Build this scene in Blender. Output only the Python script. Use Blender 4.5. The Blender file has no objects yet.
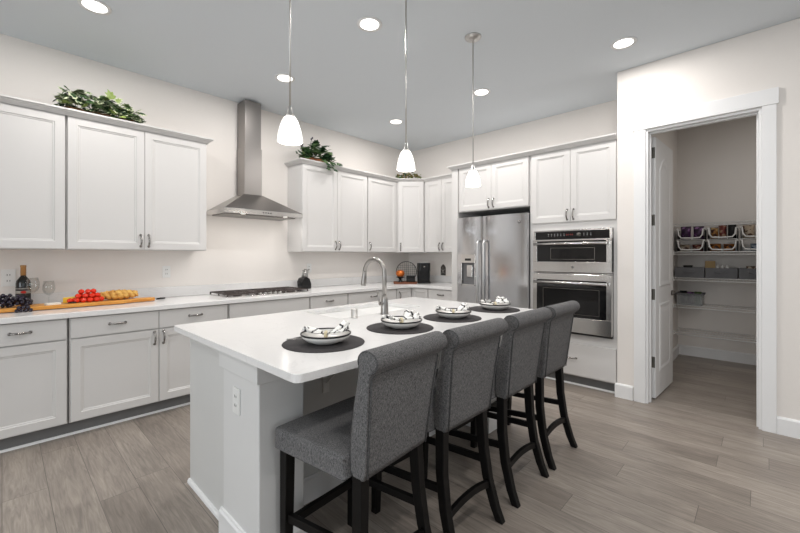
import bpy, bmesh, math, random
from mathutils import Vector, Matrix

S = bpy.context.scene
C = S.collection
PI = math.pi
random.seed(7)

# ------------------------------------------------------------------ camera
cam_data = bpy.data.cameras.new('camera')
cam = bpy.data.objects.new('camera', cam_data)
C.objects.link(cam)
YAW = math.radians(43.671)                     # view direction measured from +x
cam.location = (0, 0, 1.323)
cam.rotation_euler = (PI / 2, 0, YAW - PI / 2)
cam_data.sensor_fit = 'HORIZONTAL'
cam_data.sensor_width = 36
cam_data.lens = 379.935 * 36 / 800
cam_data.shift_y = -(266.5 - 255.772) / 800
cam_data.clip_start = 0.05
S.camera = cam

# ------------------------------------------------------------------ world, daylight, exposure
w = bpy.data.worlds.new('world')
S.world = w
w.use_nodes = True
w.node_tree.nodes['Background'].inputs[0].default_value = (0.80, 0.90, 1.0, 1)
w.node_tree.nodes['Background'].inputs[1].default_value = 1.2
S.view_settings.view_transform = 'Standard'
S.view_settings.look = 'None'
S.view_settings.exposure = -1.8
S.view_settings.gamma = 1.0
S.view_settings.use_curve_mapping = False


def area(name, loc, rot, sx, sy, power, col):
    l = bpy.data.lights.new(name, 'AREA')
    l.shape = 'RECTANGLE'; l.size = sx; l.size_y = sy
    l.energy = power; l.color = col
    o = bpy.data.objects.new(name, l)
    C.objects.link(o)
    o.location = loc; o.rotation_euler = rot
    return o


# daylight entering by the windows (each lamp stands just outside its window)
area('daylight_left', (-3.72, 0.6, 1.45), (0, -PI / 2, 0), 2.2, 3.6, 330, (0.96, 0.98, 1.0))
area('daylight_front', (-0.6, -4.72, 1.55), (PI / 2, 0, 0), 3.6, 2.1, 85, (0.98, 0.99, 1.0))
area('daylight_front_right', (2.6, -4.72, 1.55), (PI / 2, 0, 0), 1.4, 2.1, 22, (0.98, 0.99, 1.0))
DOWNLIGHT = 44
PENDANT = 5
PANTRYLIGHT = 20

# ------------------------------------------------------------------ materials
M = {}


def s2l(c):
    return tuple(((v / 255) / 12.92 if v / 255 <= 0.04045 else ((v / 255 + 0.055) / 1.055) ** 2.4) for v in c) + (1,)


def mat(name, rgb, rough=0.5, metal=0.0, noise=0.03, scale=20, bump=0.0, emit=None, spec=0.5, **k):
    m = bpy.data.materials.new(name)
    m.use_nodes = True
    nt = m.node_tree; N = nt.nodes; L = nt.links
    b = N['Principled BSDF']
    b.inputs['Roughness'].default_value = rough
    b.inputs['Metallic'].default_value = metal
    b.inputs['Specular IOR Level'].default_value = spec
    base = s2l(rgb)
    tc = N.new('ShaderNodeTexCoord')
    nz = N.new('ShaderNodeTexNoise'); nz.inputs['Scale'].default_value = scale; nz.inputs['Detail'].default_value = 3
    L.new(tc.outputs['Object'], nz.inputs['Vector'])
    mx = N.new('ShaderNodeMix'); mx.data_type = 'RGBA'
    L.new(nz.outputs['Fac'], mx.inputs['Factor'])
    mx.inputs['A'].default_value = tuple(c * (1 - noise) for c in base[:3]) + (1,)
    mx.inputs['B'].default_value = tuple(min(1, c * (1 + noise)) for c in base[:3]) + (1,)
    L.new(mx.outputs['Result'], b.inputs['Base Color'])
    if bump:
        bp = N.new('ShaderNodeBump'); bp.inputs['Strength'].default_value = bump; bp.inputs['Distance'].default_value = 0.002
        L.new(nz.outputs['Fac'], bp.inputs['Height']); L.new(bp.outputs['Normal'], b.inputs['Normal'])
    if emit:
        b.inputs['Emission Color'].default_value = s2l(emit[0]); b.inputs['Emission Strength'].default_value = emit[1]
    for kk, v in k.items():
        b.inputs[kk].default_value = v
    M[name] = m
    return m


mat('wall', (235, 230, 225), 0.9, noise=0.01, scale=60, bump=0.05)
mat('ceiling', (221, 227, 232), 0.95, noise=0.01, scale=80, bump=0.05)
mat('trim_white', (236, 236, 236), 0.45, noise=0.005)
mat('cabinet', (212, 210, 208), 0.42, noise=0.008, scale=4)
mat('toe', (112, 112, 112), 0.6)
mat('column_white', (222, 222, 221), 0.5, noise=0.01)
mat('island_grey', (214, 214, 212), 0.5, noise=0.01)
mat('black_wood', (5, 4, 4), 0.5, spec=0.25, noise=0.2, scale=30)
mat('black_plastic', (14, 14, 15), 0.25, noise=0.05)
mat('black_matte', (22, 22, 23), 0.7, noise=0.1)
mat('cast_iron', (62, 53, 50), 0.55, noise=0.15, scale=60)
mat('dark_glass', (9, 9, 11), 0.06, noise=0.02, spec=0.6)
mat('recess_grey', (110, 110, 112), 0.3)
mat('brushed_nickel', (160, 157, 154), 0.30, metal=1.0, noise=0.02)
mat('nickel', (200, 198, 195), 0.36, metal=1.0, noise=0.02)
mat('handle_metal', (150, 147, 144), 0.22, metal=1.0, noise=0.02)
mat('dark_nickel', (120, 116, 112), 0.3, metal=1.0, noise=0.05)
mat('hinge_metal', (120, 118, 112), 0.4, metal=1.0)
mat('white_plastic', (235, 235, 233), 0.4, noise=0.01)
mat('placemat', (52, 49, 50), 0.85, noise=0.25, scale=250, bump=0.4)
mat('ceramic', (238, 236, 232), 0.18, noise=0.01)
mat('black_rim', (18, 17, 18), 0.3)
mat('cream_ring', (215, 203, 170), 0.6)
mat('terracotta', (140, 82, 48), 0.8, noise=0.3, scale=60)
mat('wicker', (98, 68, 42), 0.85, noise=0.4, scale=120, bump=0.5)
mat('leaf_dark', (34, 66, 34), 0.45, noise=0.35, scale=25)
mat('leaf_mid', (84, 108, 66), 0.5, noise=0.35, scale=25)
mat('leaf_light', (140, 160, 84), 0.5, noise=0.2, scale=25)
mat('leaf_cream', (196, 202, 168), 0.5, noise=0.1, scale=25)
mat('stem', (70, 62, 40), 0.8)
mat('moss', (110, 96, 56), 0.9, noise=0.4, scale=60)
mat('flower_dark', (70, 60, 74), 0.8, noise=0.3, scale=80)
mat('bottle_glass', (13, 16, 15), 0.08, noise=0.02, spec=0.7)
mat('bottle_label', (34, 34, 36), 0.6)
mat('label_band', (170, 166, 158), 0.6)
mat('foil_gold', (176, 134, 84), 0.35, metal=0.5, noise=0.1)
mat('red_emblem', (190, 40, 30), 0.6)
mat('grape_black', (34, 28, 42), 0.15, noise=0.35, scale=60)
mat('tomato', (226, 50, 24), 0.18, noise=0.12, scale=15)
mat('tomato_stem', (52, 84, 34), 0.7)
mat('cheese_yellow', (238, 200, 60), 0.5)
mat('cheese_white', (236, 232, 220), 0.55)
mat('copper', (190, 104, 44), 0.3, metal=0.6, noise=0.1, emit=((255, 120, 30), 0.12))
mat('blade', (200, 200, 200), 0.18, metal=1.0)
mat('tray_wood', (120, 66, 38), 0.5, noise=0.2, scale=30)
mat('shelf_wire', (236, 236, 235), 0.4)
mat('bin_fabric', (112, 113, 116), 0.95, noise=0.12, scale=180, bump=0.2)
mat('bag_purple', (74, 42, 78), 0.4, noise=0.5, scale=18)
mat('bag_yellow', (160, 124, 56), 0.4, noise=0.4, scale=22)
mat('bag_brown', (112, 70, 44), 0.4, noise=0.5, scale=22)
mat('bag_orange', (168, 104, 44), 0.4, noise=0.35, scale=25)
mat('bag_red', (118, 48, 42), 0.4, noise=0.4, scale=22)
mat('bag_cream', (196, 184, 158), 0.5, noise=0.35, scale=30)
mat('bag_blue', (110, 126, 150), 0.4, noise=0.35, scale=25)
mat('carton', (176, 150, 108), 0.8)
mat('concrete', (150, 150, 148), 0.9)
mat('display_red', (90, 20, 14), 0.4, emit=((150, 50, 40), 0.35))
mat('mark_white', (170, 170, 172), 0.5)
mat('lamp_glass', (255, 252, 246), 0.3, emit=((255, 248, 238), 6))
mat('lamp_disc', (255, 255, 255), 0.4, emit=((255, 250, 243), 14))
mat('clear_plastic', (190, 194, 196), 0.2, noise=0.02, Alpha=0.35)
mat('curtainless_pane', (240, 245, 250), 0.05, noise=0.0)


def wood_floor():
    m = bpy.data.materials.new('floor_planks'); m.use_nodes = True
    nt = m.node_tree; N = nt.nodes; L = nt.links; b = N['Principled BSDF']
    tc = N.new('ShaderNodeTexCoord')
    sep = N.new('ShaderNodeSeparateXYZ'); L.new(tc.outputs['Object'], sep.inputs[0])
    dv = N.new('ShaderNodeMath'); dv.operation = 'DIVIDE'; dv.inputs[1].default_value = 0.182; L.new(sep.outputs['X'], dv.inputs[0])
    fl = N.new('ShaderNodeMath'); fl.operation = 'FLOOR'; L.new(dv.outputs[0], fl.inputs[0])
    wn = N.new('ShaderNodeTexWhiteNoise'); wn.noise_dimensions = '1D'; L.new(fl.outputs[0], wn.inputs['W'])
    ma = N.new('ShaderNodeMath'); ma.operation = 'MULTIPLY_ADD'; ma.inputs[1].default_value = 1.22; L.new(wn.outputs['Value'], ma.inputs[0]); L.new(sep.outputs['Y'], ma.inputs[2])
    cmb = N.new('ShaderNodeCombineXYZ'); L.new(ma.outputs[0], cmb.inputs['X']); L.new(sep.outputs['X'], cmb.inputs['Y'])
    br = N.new('ShaderNodeTexBrick')
    br.offset = 0.0; br.offset_frequency = 2; br.squash = 1
    L.new(cmb.outputs[0], br.inputs['Vector'])
    br.inputs['Color1'].default_value = s2l((166, 156, 146)); br.inputs['Color2'].default_value = s2l((144, 134, 125))
    br.inputs['Mortar'].default_value = s2l((112, 105, 99))
    br.inputs['Scale'].default_value = 1; br.inputs['Mortar Size'].default_value = 0.0016
    br.inputs['Mortar Smooth'].default_value = 0.2
    br.inputs['Brick Width'].default_value = 1.22; br.inputs['Row Height'].default_value = 0.182
    br.inputs['Bias'].default_value = 0.0
    # per plank offset so the grain differs
    mp = N.new('ShaderNodeMapping'); mp.inputs['Scale'].default_value = (46, 3.4, 1)
    L.new(tc.outputs['Object'], mp.inputs['Vector'])
    add = N.new('ShaderNodeVectorMath'); add.operation = 'MULTIPLY_ADD'
    L.new(br.outputs['Color'], add.inputs[0]); add.inputs[1].default_value = (37, 53, 11)
    L.new(mp.outputs[0], add.inputs[2])
    g = N.new('ShaderNodeTexNoise'); g.inputs['Scale'].default_value = 1.0; g.inputs['Detail'].default_value = 7
    g.inputs['Roughness'].default_value = 0.62; g.inputs['Distortion'].default_value = 1.6
    L.new(add.outputs[0], g.inputs['Vector'])
    mp2 = N.new('ShaderNodeMapping'); mp2.inputs['Scale'].default_value = (7, 1.6, 1)
    L.new(tc.outputs['Object'], mp2.inputs['Vector'])
    add2 = N.new('ShaderNodeVectorMath'); add2.operation = 'MULTIPLY_ADD'
    L.new(br.outputs['Color'], add2.inputs[0]); add2.inputs[1].default_value = (17, 23, 5); L.new(mp2.outputs[0], add2.inputs[2])
    g2 = N.new('ShaderNodeTexNoise'); g2.inputs['Scale'].default_value = 1.0; g2.inputs['Detail'].default_value = 3
    L.new(add2.outputs[0], g2.inputs['Vector'])
    r1 = N.new('ShaderNodeMapRange'); r1.inputs[1].default_value = 0.32; r1.inputs[2].default_value = 0.68
    r1.inputs[3].default_value = 0.70; r1.inputs[4].default_value = 1.14
    L.new(g.outputs['Fac'], r1.inputs[0])
    r2 = N.new('ShaderNodeMapRange'); r2.inputs[1].default_value = 0.3; r2.inputs[2].default_value = 0.7
    r2.inputs[3].default_value = 0.80; r2.inputs[4].default_value = 1.08
    L.new(g2.outputs['Fac'], r2.inputs[0])
    mu = N.new('ShaderNodeMath'); mu.operation = 'MULTIPLY'; L.new(r1.outputs[0], mu.inputs[0]); L.new(r2.outputs[0], mu.inputs[1])
    sc = N.new('ShaderNodeVectorMath'); sc.operation = 'SCALE'
    L.new(br.outputs['Color'], sc.inputs[0]); L.new(mu.outputs[0], sc.inputs['Scale'])
    L.new(sc.outputs[0], b.inputs['Base Color'])
    b.inputs['Roughness'].default_value = 0.38
    bp = N.new('ShaderNodeBump'); bp.inputs['Strength'].default_value = 0.25; bp.inputs['Distance'].default_value = 0.001
    L.new(g.outputs['Fac'], bp.inputs['Height']); L.new(bp.outputs['Normal'], b.inputs['Normal'])
    M['floor_planks'] = m


def steel(name, rgb, rough, axis, amp=0.25):
    m = bpy.data.materials.new(name); m.use_nodes = True
    nt = m.node_tree; N = nt.nodes; L = nt.links; b = N['Principled BSDF']
    tc = N.new('ShaderNodeTexCoord'); mp = N.new('ShaderNodeMapping')
    mp.inputs['Scale'].default_value = {'z': (200, 200, 2), 'h': (1, 1, 700)}[axis]
    L.new(tc.outputs['Object'], mp.inputs['Vector'])
    n = N.new('ShaderNodeTexNoise'); n.inputs['Scale'].default_value = 1; n.inputs['Detail'].default_value = 2
    L.new(mp.outputs[0], n.inputs['Vector'])
    r = N.new('ShaderNodeMapRange'); r.inputs[3].default_value = rough * (1 - amp); r.inputs[4].default_value = rough * (1 + amp)
    L.new(n.outputs['Fac'], r.inputs[0]); L.new(r.outputs[0], b.inputs['Roughness'])
    cr = N.new('ShaderNodeMix'); cr.data_type = 'RGBA'; L.new(n.outputs['Fac'], cr.inputs['Factor'])
    c = s2l(rgb)
    cr.inputs['A'].default_value = tuple(v * 0.97 for v in c[:3]) + (1,); cr.inputs['B'].default_value = c
    L.new(cr.outputs['Result'], b.inputs['Base Color'])
    b.inputs['Metallic'].default_value = 1
    M[name] = m


def fabric(name, a, bcol):
    m = bpy.data.materials.new(name); m.use_nodes = True
    nt = m.node_tree; N = nt.nodes; L = nt.links; b = N['Principled BSDF']
    tc = N.new('ShaderNodeTexCoord')
    n1 = N.new('ShaderNodeTexNoise'); n1.inputs['Scale'].default_value = 420; n1.inputs['Detail'].default_value = 2
    L.new(tc.outputs['Object'], n1.inputs['Vector'])
    mp = N.new('ShaderNodeMapping'); mp.inputs['Scale'].default_value = (420, 420, 90); L.new(tc.outputs['Object'], mp.inputs['Vector'])
    n2 = N.new('ShaderNodeTexNoise'); n2.inputs['Scale'].default_value = 1; L.new(mp.outputs[0], n2.inputs['Vector'])
    ad = N.new('ShaderNodeMath'); ad.operation = 'ADD'; L.new(n1.outputs['Fac'], ad.inputs[0]); L.new(n2.outputs['Fac'], ad.inputs[1])
    r = N.new('ShaderNodeMapRange'); r.inputs[1].default_value = 0.72; r.inputs[2].default_value = 1.28
    L.new(ad.outputs[0], r.inputs[0])
    mx = N.new('ShaderNodeMix'); mx.data_type = 'RGBA'; L.new(r.outputs[0], mx.inputs['Factor'])
    mx.inputs['A'].default_value = s2l(a); mx.inputs['B'].default_value = s2l(bcol)
    L.new(mx.outputs['Result'], b.inputs['Base Color'])
    b.inputs['Roughness'].default_value = 0.95; b.inputs['Specular IOR Level'].default_value = 0.15
    bp = N.new('ShaderNodeBump'); bp.inputs['Strength'].default_value = 0.5; bp.inputs['Distance'].default_value = 0.0015
    L.new(ad.outputs[0], bp.inputs['Height']); L.new(bp.outputs['Normal'], b.inputs['Normal'])
    M[name] = m


def quartz():
    m = bpy.data.materials.new('quartz'); m.use_nodes = True
    nt = m.node_tree; N = nt.nodes; L = nt.links; b = N['Principled BSDF']
    tc = N.new('ShaderNodeTexCoord')
    n = N.new('ShaderNodeTexNoise'); n.inputs['Scale'].default_value = 3.5; n.inputs['Detail'].default_value = 6; n.inputs['Distortion'].default_value = 1.4
    L.new(tc.outputs['Object'], n.inputs['Vector'])
    cr = N.new('ShaderNodeValToRGB'); L.new(n.outputs['Fac'], cr.inputs[0])
    e = cr.color_ramp.elements
    e[0].position = 0.0; e[0].color = s2l((232, 231, 230)); e[1].position = 1; e[1].color = s2l((235, 234, 233))
    for p, c in ((0.485, (234, 233, 232)), (0.5, (228, 227, 226)), (0.515, (234, 233, 232))):
        x = e.new(p); x.color = s2l(c)
    v = N.new('ShaderNodeTexNoise'); v.inputs['Scale'].default_value = 220
    L.new(tc.outputs['Object'], v.inputs['Vector'])
    mx = N.new('ShaderNodeMix'); mx.data_type = 'RGBA'; mx.blend_type = 'MULTIPLY'
    rr = N.new('ShaderNodeMapRange'); rr.inputs[1].default_value = 0.62; rr.inputs[2].default_value = 0.75; rr.inputs[3].default_value = 0; rr.inputs[4].default_value = 0.25
    L.new(v.outputs['Fac'], rr.inputs[0]); L.new(rr.outputs[0], mx.inputs['Factor'])
    L.new(cr.outputs[0], mx.inputs['A']); mx.inputs['B'].default_value = (0.6, 0.6, 0.6, 1)
    L.new(mx.outputs['Result'], b.inputs['Base Color']); b.inputs['Roughness'].default_value = 0.16
    M['quartz'] = m


def grain(name, a, bcol, sc=(3, 40, 40), rough=0.5):
    m = bpy.data.materials.new(name); m.use_nodes = True
    nt = m.node_tree; N = nt.nodes; L = nt.links; b = N['Principled BSDF']
    tc = N.new('ShaderNodeTexCoord'); mp = N.new('ShaderNodeMapping'); mp.inputs['Scale'].default_value = sc
    L.new(tc.outputs['Object'], mp.inputs['Vector'])
    n = N.new('ShaderNodeTexNoise'); n.inputs['Scale'].default_value = 1; n.inputs['Detail'].default_value = 4; L.new(mp.outputs[0], n.inputs['Vector'])
    r = N.new('ShaderNodeMapRange'); r.inputs[1].default_value = 0.35; r.inputs[2].default_value = 0.65; L.new(n.outputs['Fac'], r.inputs[0])
    mx = N.new('ShaderNodeMix'); mx.data_type = 'RGBA'; L.new(r.outputs[0], mx.inputs['Factor'])
    mx.inputs['A'].default_value = s2l(a); mx.inputs['B'].default_value = s2l(bcol)
    L.new(mx.outputs['Result'], b.inputs['Base Color']); b.inputs['Roughness'].default_value = rough
    M[name] = m


def stripes(name, a, bcol, scale, dist=3):
    m = bpy.data.materials.new(name); m.use_nodes = True
    nt = m.node_tree; N = nt.nodes; L = nt.links; b = N['Principled BSDF']
    tc = N.new('ShaderNodeTexCoord')
    n = N.new('ShaderNodeTexWave'); n.inputs['Scale'].default_value = scale; n.inputs['Distortion'].default_value = dist
    n.inputs['Detail'].default_value = 1
    L.new(tc.outputs['Object'], n.inputs['Vector'])
    cr = N.new('ShaderNodeValToRGB'); L.new(n.outputs['Fac'], cr.inputs[0])
    cr.color_ramp.elements[0].color = s2l(a); cr.color_ramp.elements[0].position = 0.86
    cr.color_ramp.elements[1].color = s2l(bcol); cr.color_ramp.elements[1].position = 0.93
    L.new(cr.outputs[0], b.inputs['Base Color']); b.inputs['Roughness'].default_value = 0.8
    M[name] = m


def thin_glass(name, rgb, alpha, gloss=0.1):
    m = bpy.data.materials.new(name); m.use_nodes = True
    nt = m.node_tree; N = nt.nodes; L = nt.links
    N.remove(N['Principled BSDF'])
    t = N.new('ShaderNodeBsdfTransparent'); t.inputs[0].default_value = s2l(rgb)
    g = N.new('ShaderNodeBsdfGlossy'); g.inputs['Roughness'].default_value = 0.03
    fr = N.new('ShaderNodeFresnel'); fr.inputs[0].default_value = 1.45
    ad = N.new('ShaderNodeMath'); ad.operation = 'MULTIPLY_ADD'; ad.inputs[1].default_value = 0.18; ad.inputs[2].default_value = gloss
    L.new(fr.outputs[0], ad.inputs[0])
    mx = N.new('ShaderNodeMixShader'); L.new(ad.outputs[0], mx.inputs[0]); L.new(t.outputs[0], mx.inputs[1]); L.new(g.outputs[0], mx.inputs[2])
    L.new(mx.outputs[0], N['Material Output'].inputs[0])
    M[name] = m


def packet(name, cols, scale):
    m = bpy.data.materials.new(name); m.use_nodes = True
    nt = m.node_tree; N = nt.nodes; L = nt.links; b = N['Principled BSDF']
    tc = N.new('ShaderNodeTexCoord'); v = N.new('ShaderNodeTexVoronoi'); v.inputs['Scale'].default_value = scale
    L.new(tc.outputs['Object'], v.inputs['Vector'])
    sp = N.new('ShaderNodeSeparateColor'); L.new(v.outputs['Color'], sp.inputs[0])
    cr = N.new('ShaderNodeValToRGB'); cr.color_ramp.interpolation = 'CONSTANT'; L.new(sp.outputs[0], cr.inputs[0])
    e = cr.color_ramp.elements; e[0].color = s2l(cols[0]); e[0].position = 0; e[1].color = s2l(cols[1]); e[1].position = 0.5
    if len(cols) > 2: x = e.new(0.78); x.color = s2l(cols[2])
    L.new(cr.outputs[0], b.inputs['Base Color']); b.inputs['Roughness'].default_value = 0.35
    M[name] = m


packet('bag_purple', [(66, 34, 72), (44, 24, 50), (150, 110, 160)], 26)
packet('bag_yellow', [(150, 104, 52), (70, 44, 34), (190, 160, 110)], 28)
packet('bag_orange', [(176, 112, 46), (60, 40, 34), (150, 84, 36)], 26)
packet('bag_red', [(110, 48, 40), (168, 140, 118), (50, 34, 40)], 30)
packet('bag_brown', [(96, 66, 50), (150, 130, 108), (60, 42, 38)], 30)
packet('bag_cream', [(176, 160, 140), (90, 66, 54), (206, 196, 180)], 32)
packet('bag_blue', [(150, 160, 176), (70, 90, 120), (190, 196, 204)], 28)
wood_floor(); quartz()
steel('steel', (214, 212, 210), 0.18, 'h', 0.12)
steel('steel_fridge', (206, 206, 208), 0.15, 'h', 0.1)
steel('steel_hood', (156, 152, 149), 0.30, 'z', 0.15)
steel('steel_sink', (160, 155, 150), 0.3, 'h')
steel('steel_handle', (205, 205, 205), 0.4, 'z', 0.1)
fabric('grey_tweed', (58, 58, 60), (136, 135, 135))
fabric('piping_grey', (52, 52, 54), (110, 110, 110))
grain('board_wood', (222, 160, 74), (196, 126, 48), (4, 50, 50), 0.45)
grain('bread', (232, 190, 104), (186, 126, 52), (25, 25, 60), 0.7)
stripes('napkin_cloth', (240, 239, 236), (40, 40, 44), 9, 8)
thin_glass('clear_glass', (252, 253, 253), 0.9, 0.02)
thin_glass('window_glass', (250, 252, 253), 0.95, 0.02)


# ------------------------------------------------------------------ mesh helpers
class MB:
    def __init__(self):
        self.bm = bmesh.new(); self.mi = 0

    def _mi(self, faces):
        for f in faces: f.material_index = self.mi

    def box(self, x0, x1, y0, y1, z0, z1):
        v = [self.bm.verts.new(p) for p in ((x0, y0, z0), (x1, y0, z0), (x1, y1, z0), (x0, y1, z0), (x0, y0, z1), (x1, y0, z1), (x1, y1, z1), (x0, y1, z1))]
        fs = [self.bm.faces.new([v[i] for i in q]) for q in ((0, 3, 2, 1), (4, 5, 6, 7), (0, 1, 5, 4), (1, 2, 6, 5), (2, 3, 7, 6), (3, 0, 4, 7))]
        self._mi(fs); return self

    def loft(self, rings, closed=True, caps=True, smooth=False):
        vs = [[self.bm.verts.new(p) for p in r] for r in rings]
        n = len(vs[0]); fs = []
        for a, b in zip(vs[:-1], vs[1:]):
            for i in range(n if closed else n - 1):
                j = (i + 1) % n
                f = self.bm.faces.new((a[i], a[j], b[j], b[i])); fs.append(f); f.smooth = smooth
        if caps:
            fs.append(self.bm.faces.new(list(reversed(vs[0])))); fs.append(self.bm.faces.new(vs[-1]))
        self._mi(fs); return self

    def tube(self, pts, r, n=8, caps=True, smooth=True):
        pts = [Vector(p) for p in pts]
        rr = r if isinstance(r, (list, tuple)) else [r] * len(pts)
        rings = []; up = None
        for i, p in enumerate(pts):
            t = (pts[min(i + 1, len(pts) - 1)] - pts[max(i - 1, 0)]).normalized()
            if up is None:
                up = Vector((0, 0, 1)) if abs(t.z) < 0.9 else Vector((1, 0, 0))
            a = (up - t * up.dot(t)).normalized(); b = t.cross(a); up = a
            rings.append([p + (a * math.cos(2 * PI * k / n) + b * math.sin(2 * PI * k / n)) * rr[i] for k in range(n)])
        return self.loft(rings, True, caps, smooth)

    def sqtube(self, pts, sx, sy):
        rings = []
        for i, p in enumerate(pts):
            a = sx[i] / 2; b = sy[i] / 2; x, y, z = p
            rings.append([(x - a, y - b, z), (x + a, y - b, z), (x + a, y + b, z), (x - a, y + b, z)])
        return self.loft(rings)

    def bar(self, p, q, wdt, hgt):
        p = Vector(p); q = Vector(q); t = (q - p).normalized(); s = t.cross(Vector((0, 0, 1)))
        s = s.normalized() if s.length > 1e-4 else Vector((1, 0, 0)); u = s.cross(t)
        rings = [[c + s * a * wdt / 2 + u * b * hgt / 2 for a, b in ((-1, -1), (1, -1), (1, 1), (-1, 1))] for c in (p, q)]
        return self.loft(rings)

    def lathe(self, prof, c=(0, 0, 0), n=24, smooth=True, ax='z'):
        rings = []
        for r, z in prof:
            r = max(r, 1e-4)
            ring = []
            for k in range(n):
                ca, sa = math.cos(2 * PI * k / n) * r, math.sin(2 * PI * k / n) * r
                ring.append({'z': (c[0] + ca, c[1] + sa, c[2] + z), 'y': (c[0] + ca, c[1] - z, c[2] + sa), 'x': (c[0] - z, c[1] + ca, c[2] + sa)}[ax])
            rings.append(ring)
        return self.loft(rings, True, prof[0] != prof[-1] and len(prof) > 2 and not (prof[0][0] > 1e-3 and prof[-1][0] > 1e-3), smooth)

    def ball(self, c, r, n=10, sc=(1, 1, 1)):
        prof = [(math.sin(PI * k / n) * r, -math.cos(PI * k / n) * r) for k in range(n + 1)]
        rings = []
        for rr, z in prof:
            rr = max(rr, 1e-5)
            rings.append([(c[0] + math.cos(2 * PI * k / (n + 2)) * rr * sc[0], c[1] + math.sin(2 * PI * k / (n + 2)) * rr * sc[1], c[2] + z * sc[2]) for k in range(n + 2)])
        return self.loft(rings, True, True, True)

    def slab(self, outer, z0, z1, holes=()):
        es = []
        for loop in [outer] + list(holes):
            vs = [self.bm.verts.new((x, y, z1)) for x, y in loop]
            es += [self.bm.edges.new((vs[i], vs[(i + 1) % len(vs)])) for i in range(len(vs))]
        r = bmesh.ops.triangle_fill(self.bm, edges=es, use_beauty=True)
        fs = [g for g in r['geom'] if isinstance(g, bmesh.types.BMFace)]
        e = bmesh.ops.extrude_face_region(self.bm, geom=fs)
        nv = [g for g in e['geom'] if isinstance(g, bmesh.types.BMVert)]
        for v in nv: v.co.z = z0
        return self

    def sweep(self, path, prof, closed=False):
        """profile of (out, z) swept along an xy path; out is to the right of the travel direction"""
        P = [Vector(p) for p in path]; rings = []
        for i, p in enumerate(P):
            if i == 0: d = (P[1] - P[0]).normalized(); nrm = Vector((d.y, -d.x)); k = 1
            elif i == len(P) - 1: d = (P[-1] - P[-2]).normalized(); nrm = Vector((d.y, -d.x)); k = 1
            else:
                d1 = (P[i] - P[i - 1]).normalized(); d2 = (P[i + 1] - P[i]).normalized()
                n1 = Vector((d1.y, -d1.x)); n2 = Vector((d2.y, -d2.x)); nrm = (n1 + n2).normalized(); k = 1 / max(0.2, nrm.dot(n1))
            rings.append([(p.x + nrm.x * o * k, p.y + nrm.y * o * k, z) for o, z in prof])
        return self.loft(rings)

    def build(self, name, m, parent=None, bevel=0, seg=2, smooth_angle=None, subsurf=0, rot=None, loc=None):
        bmesh.ops.recalc_face_normals(self.bm, faces=self.bm.faces[:])
        me = bpy.data.meshes.new(name); self.bm.to_mesh(me); self.bm.free()
        ms = m if isinstance(m, (list, tuple)) else [m]
        for x in ms: me.materials.append(M[x])
        o = bpy.data.objects.new(name, me); C.objects.link(o)
        if parent is not None: o.parent = parent
        if loc: o.location = loc
        if rot: o.rotation_euler = rot
        if bevel:
            b = o.modifiers.new('bevel', 'BEVEL'); b.width = bevel; b.segments = seg; b.limit_method = 'ANGLE'; b.angle_limit = math.radians(35)
            b.harden_normals = False
        if subsurf:
            s = o.modifiers.new('sub', 'SUBSURF'); s.levels = subsurf; s.render_levels = subsurf
        return o


def thing(name, label, cat, loc=(0, 0, 0), rz=0, group=None):
    o = bpy.data.objects.new(name, None); C.objects.link(o)
    o.location = loc; o.rotation_euler = (0, 0, rz); o['label'] = label; o['category'] = cat
    if group: o['group'] = group
    return o


def tag(o, label, cat, group=None):
    o['label'] = label; o['category'] = cat
    if group: o['group'] = group
    return o


def struct(o):
    o['kind'] = 'structure'; return o


def dup(root, loc, rz=None, label=None, group=None):
    def cp(o, parent):
        c = o.copy(); C.objects.link(c)
        if parent is not None: c.parent = parent
        for ch in o.children: cp(ch, c)
        return c
    r = cp(root, None); r.location = loc
    if rz is not None: r.rotation_euler = (0, 0, rz)
    if label: r['label'] = label
    if group: r['group'] = group
    return r


def rrect(x0, x1, y0, y1, r, n=5):
    pts = []
    for cx, cy, a0 in ((x1 - r, y1 - r, 0), (x0 + r, y1 - r, PI / 2), (x0 + r, y0 + r, PI), (x1 - r, y0 + r, 1.5 * PI)):
        for k in range(n + 1):
            a = a0 + PI / 2 * k / n; pts.append((cx + r * math.cos(a), cy + r * math.sin(a)))
    return pts


# ------------------------------------------------------------------ the setting
YW, XW, XP, H = 4.276, 4.69, 3.99, 3.048
XL, YF = -3.6, -4.6            # far left wall, wall behind the camera
PB, PL, PR = 6.30, 0.83, -1.20  # pantry back, left and right walls
EX = 6.45

struct(MB().box(XL - 0.1, EX, YF - 0.1, YW + 0.1, -0.05, 0).build('floor', 'floor_planks'))
struct(MB().box(XL - 0.1, EX, YF - 0.1, YW + 0.1, H, H + 0.05).build('ceiling', 'ceiling'))
struct(MB().box(XL - 0.1, EX, YW, YW + 0.1, 0, H).build('wall_stove', 'wall'))
struct(MB().box(XW, XW + 0.1, 0.99, YW, 0, H).build('wall_fridge', 'wall'))
# wall in front of the pantry with its door opening
OY0, OY1, OZ = 0.005, 0.758, 2.45
m = MB()
ol = [(0.99, 0), (0.99, H), (YF, H), (YF, 0), (OY0, 0), (OY0, OZ), (OY1, OZ), (OY1, 0)]
m.loft([[(XP, y, z) for y, z in ol], [(XP + 0.12, y, z) for y, z in ol]])
struct(m.build('wall_pantry_front', 'wall', bevel=0.006))
struct(MB().box(XP + 0.12, EX, PL, 0.99, 0, H).build('wall_pantry_left', 'wall'))
struct(MB().box(PB, PB + 0.1, PR, PL, 0, H).build('wall_pantry_back', 'wall'))
struct(MB().box(XP + 0.12, EX, PR - 0.1, PR, 0, H).build('wall_pantry_right', 'wall'))
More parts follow.
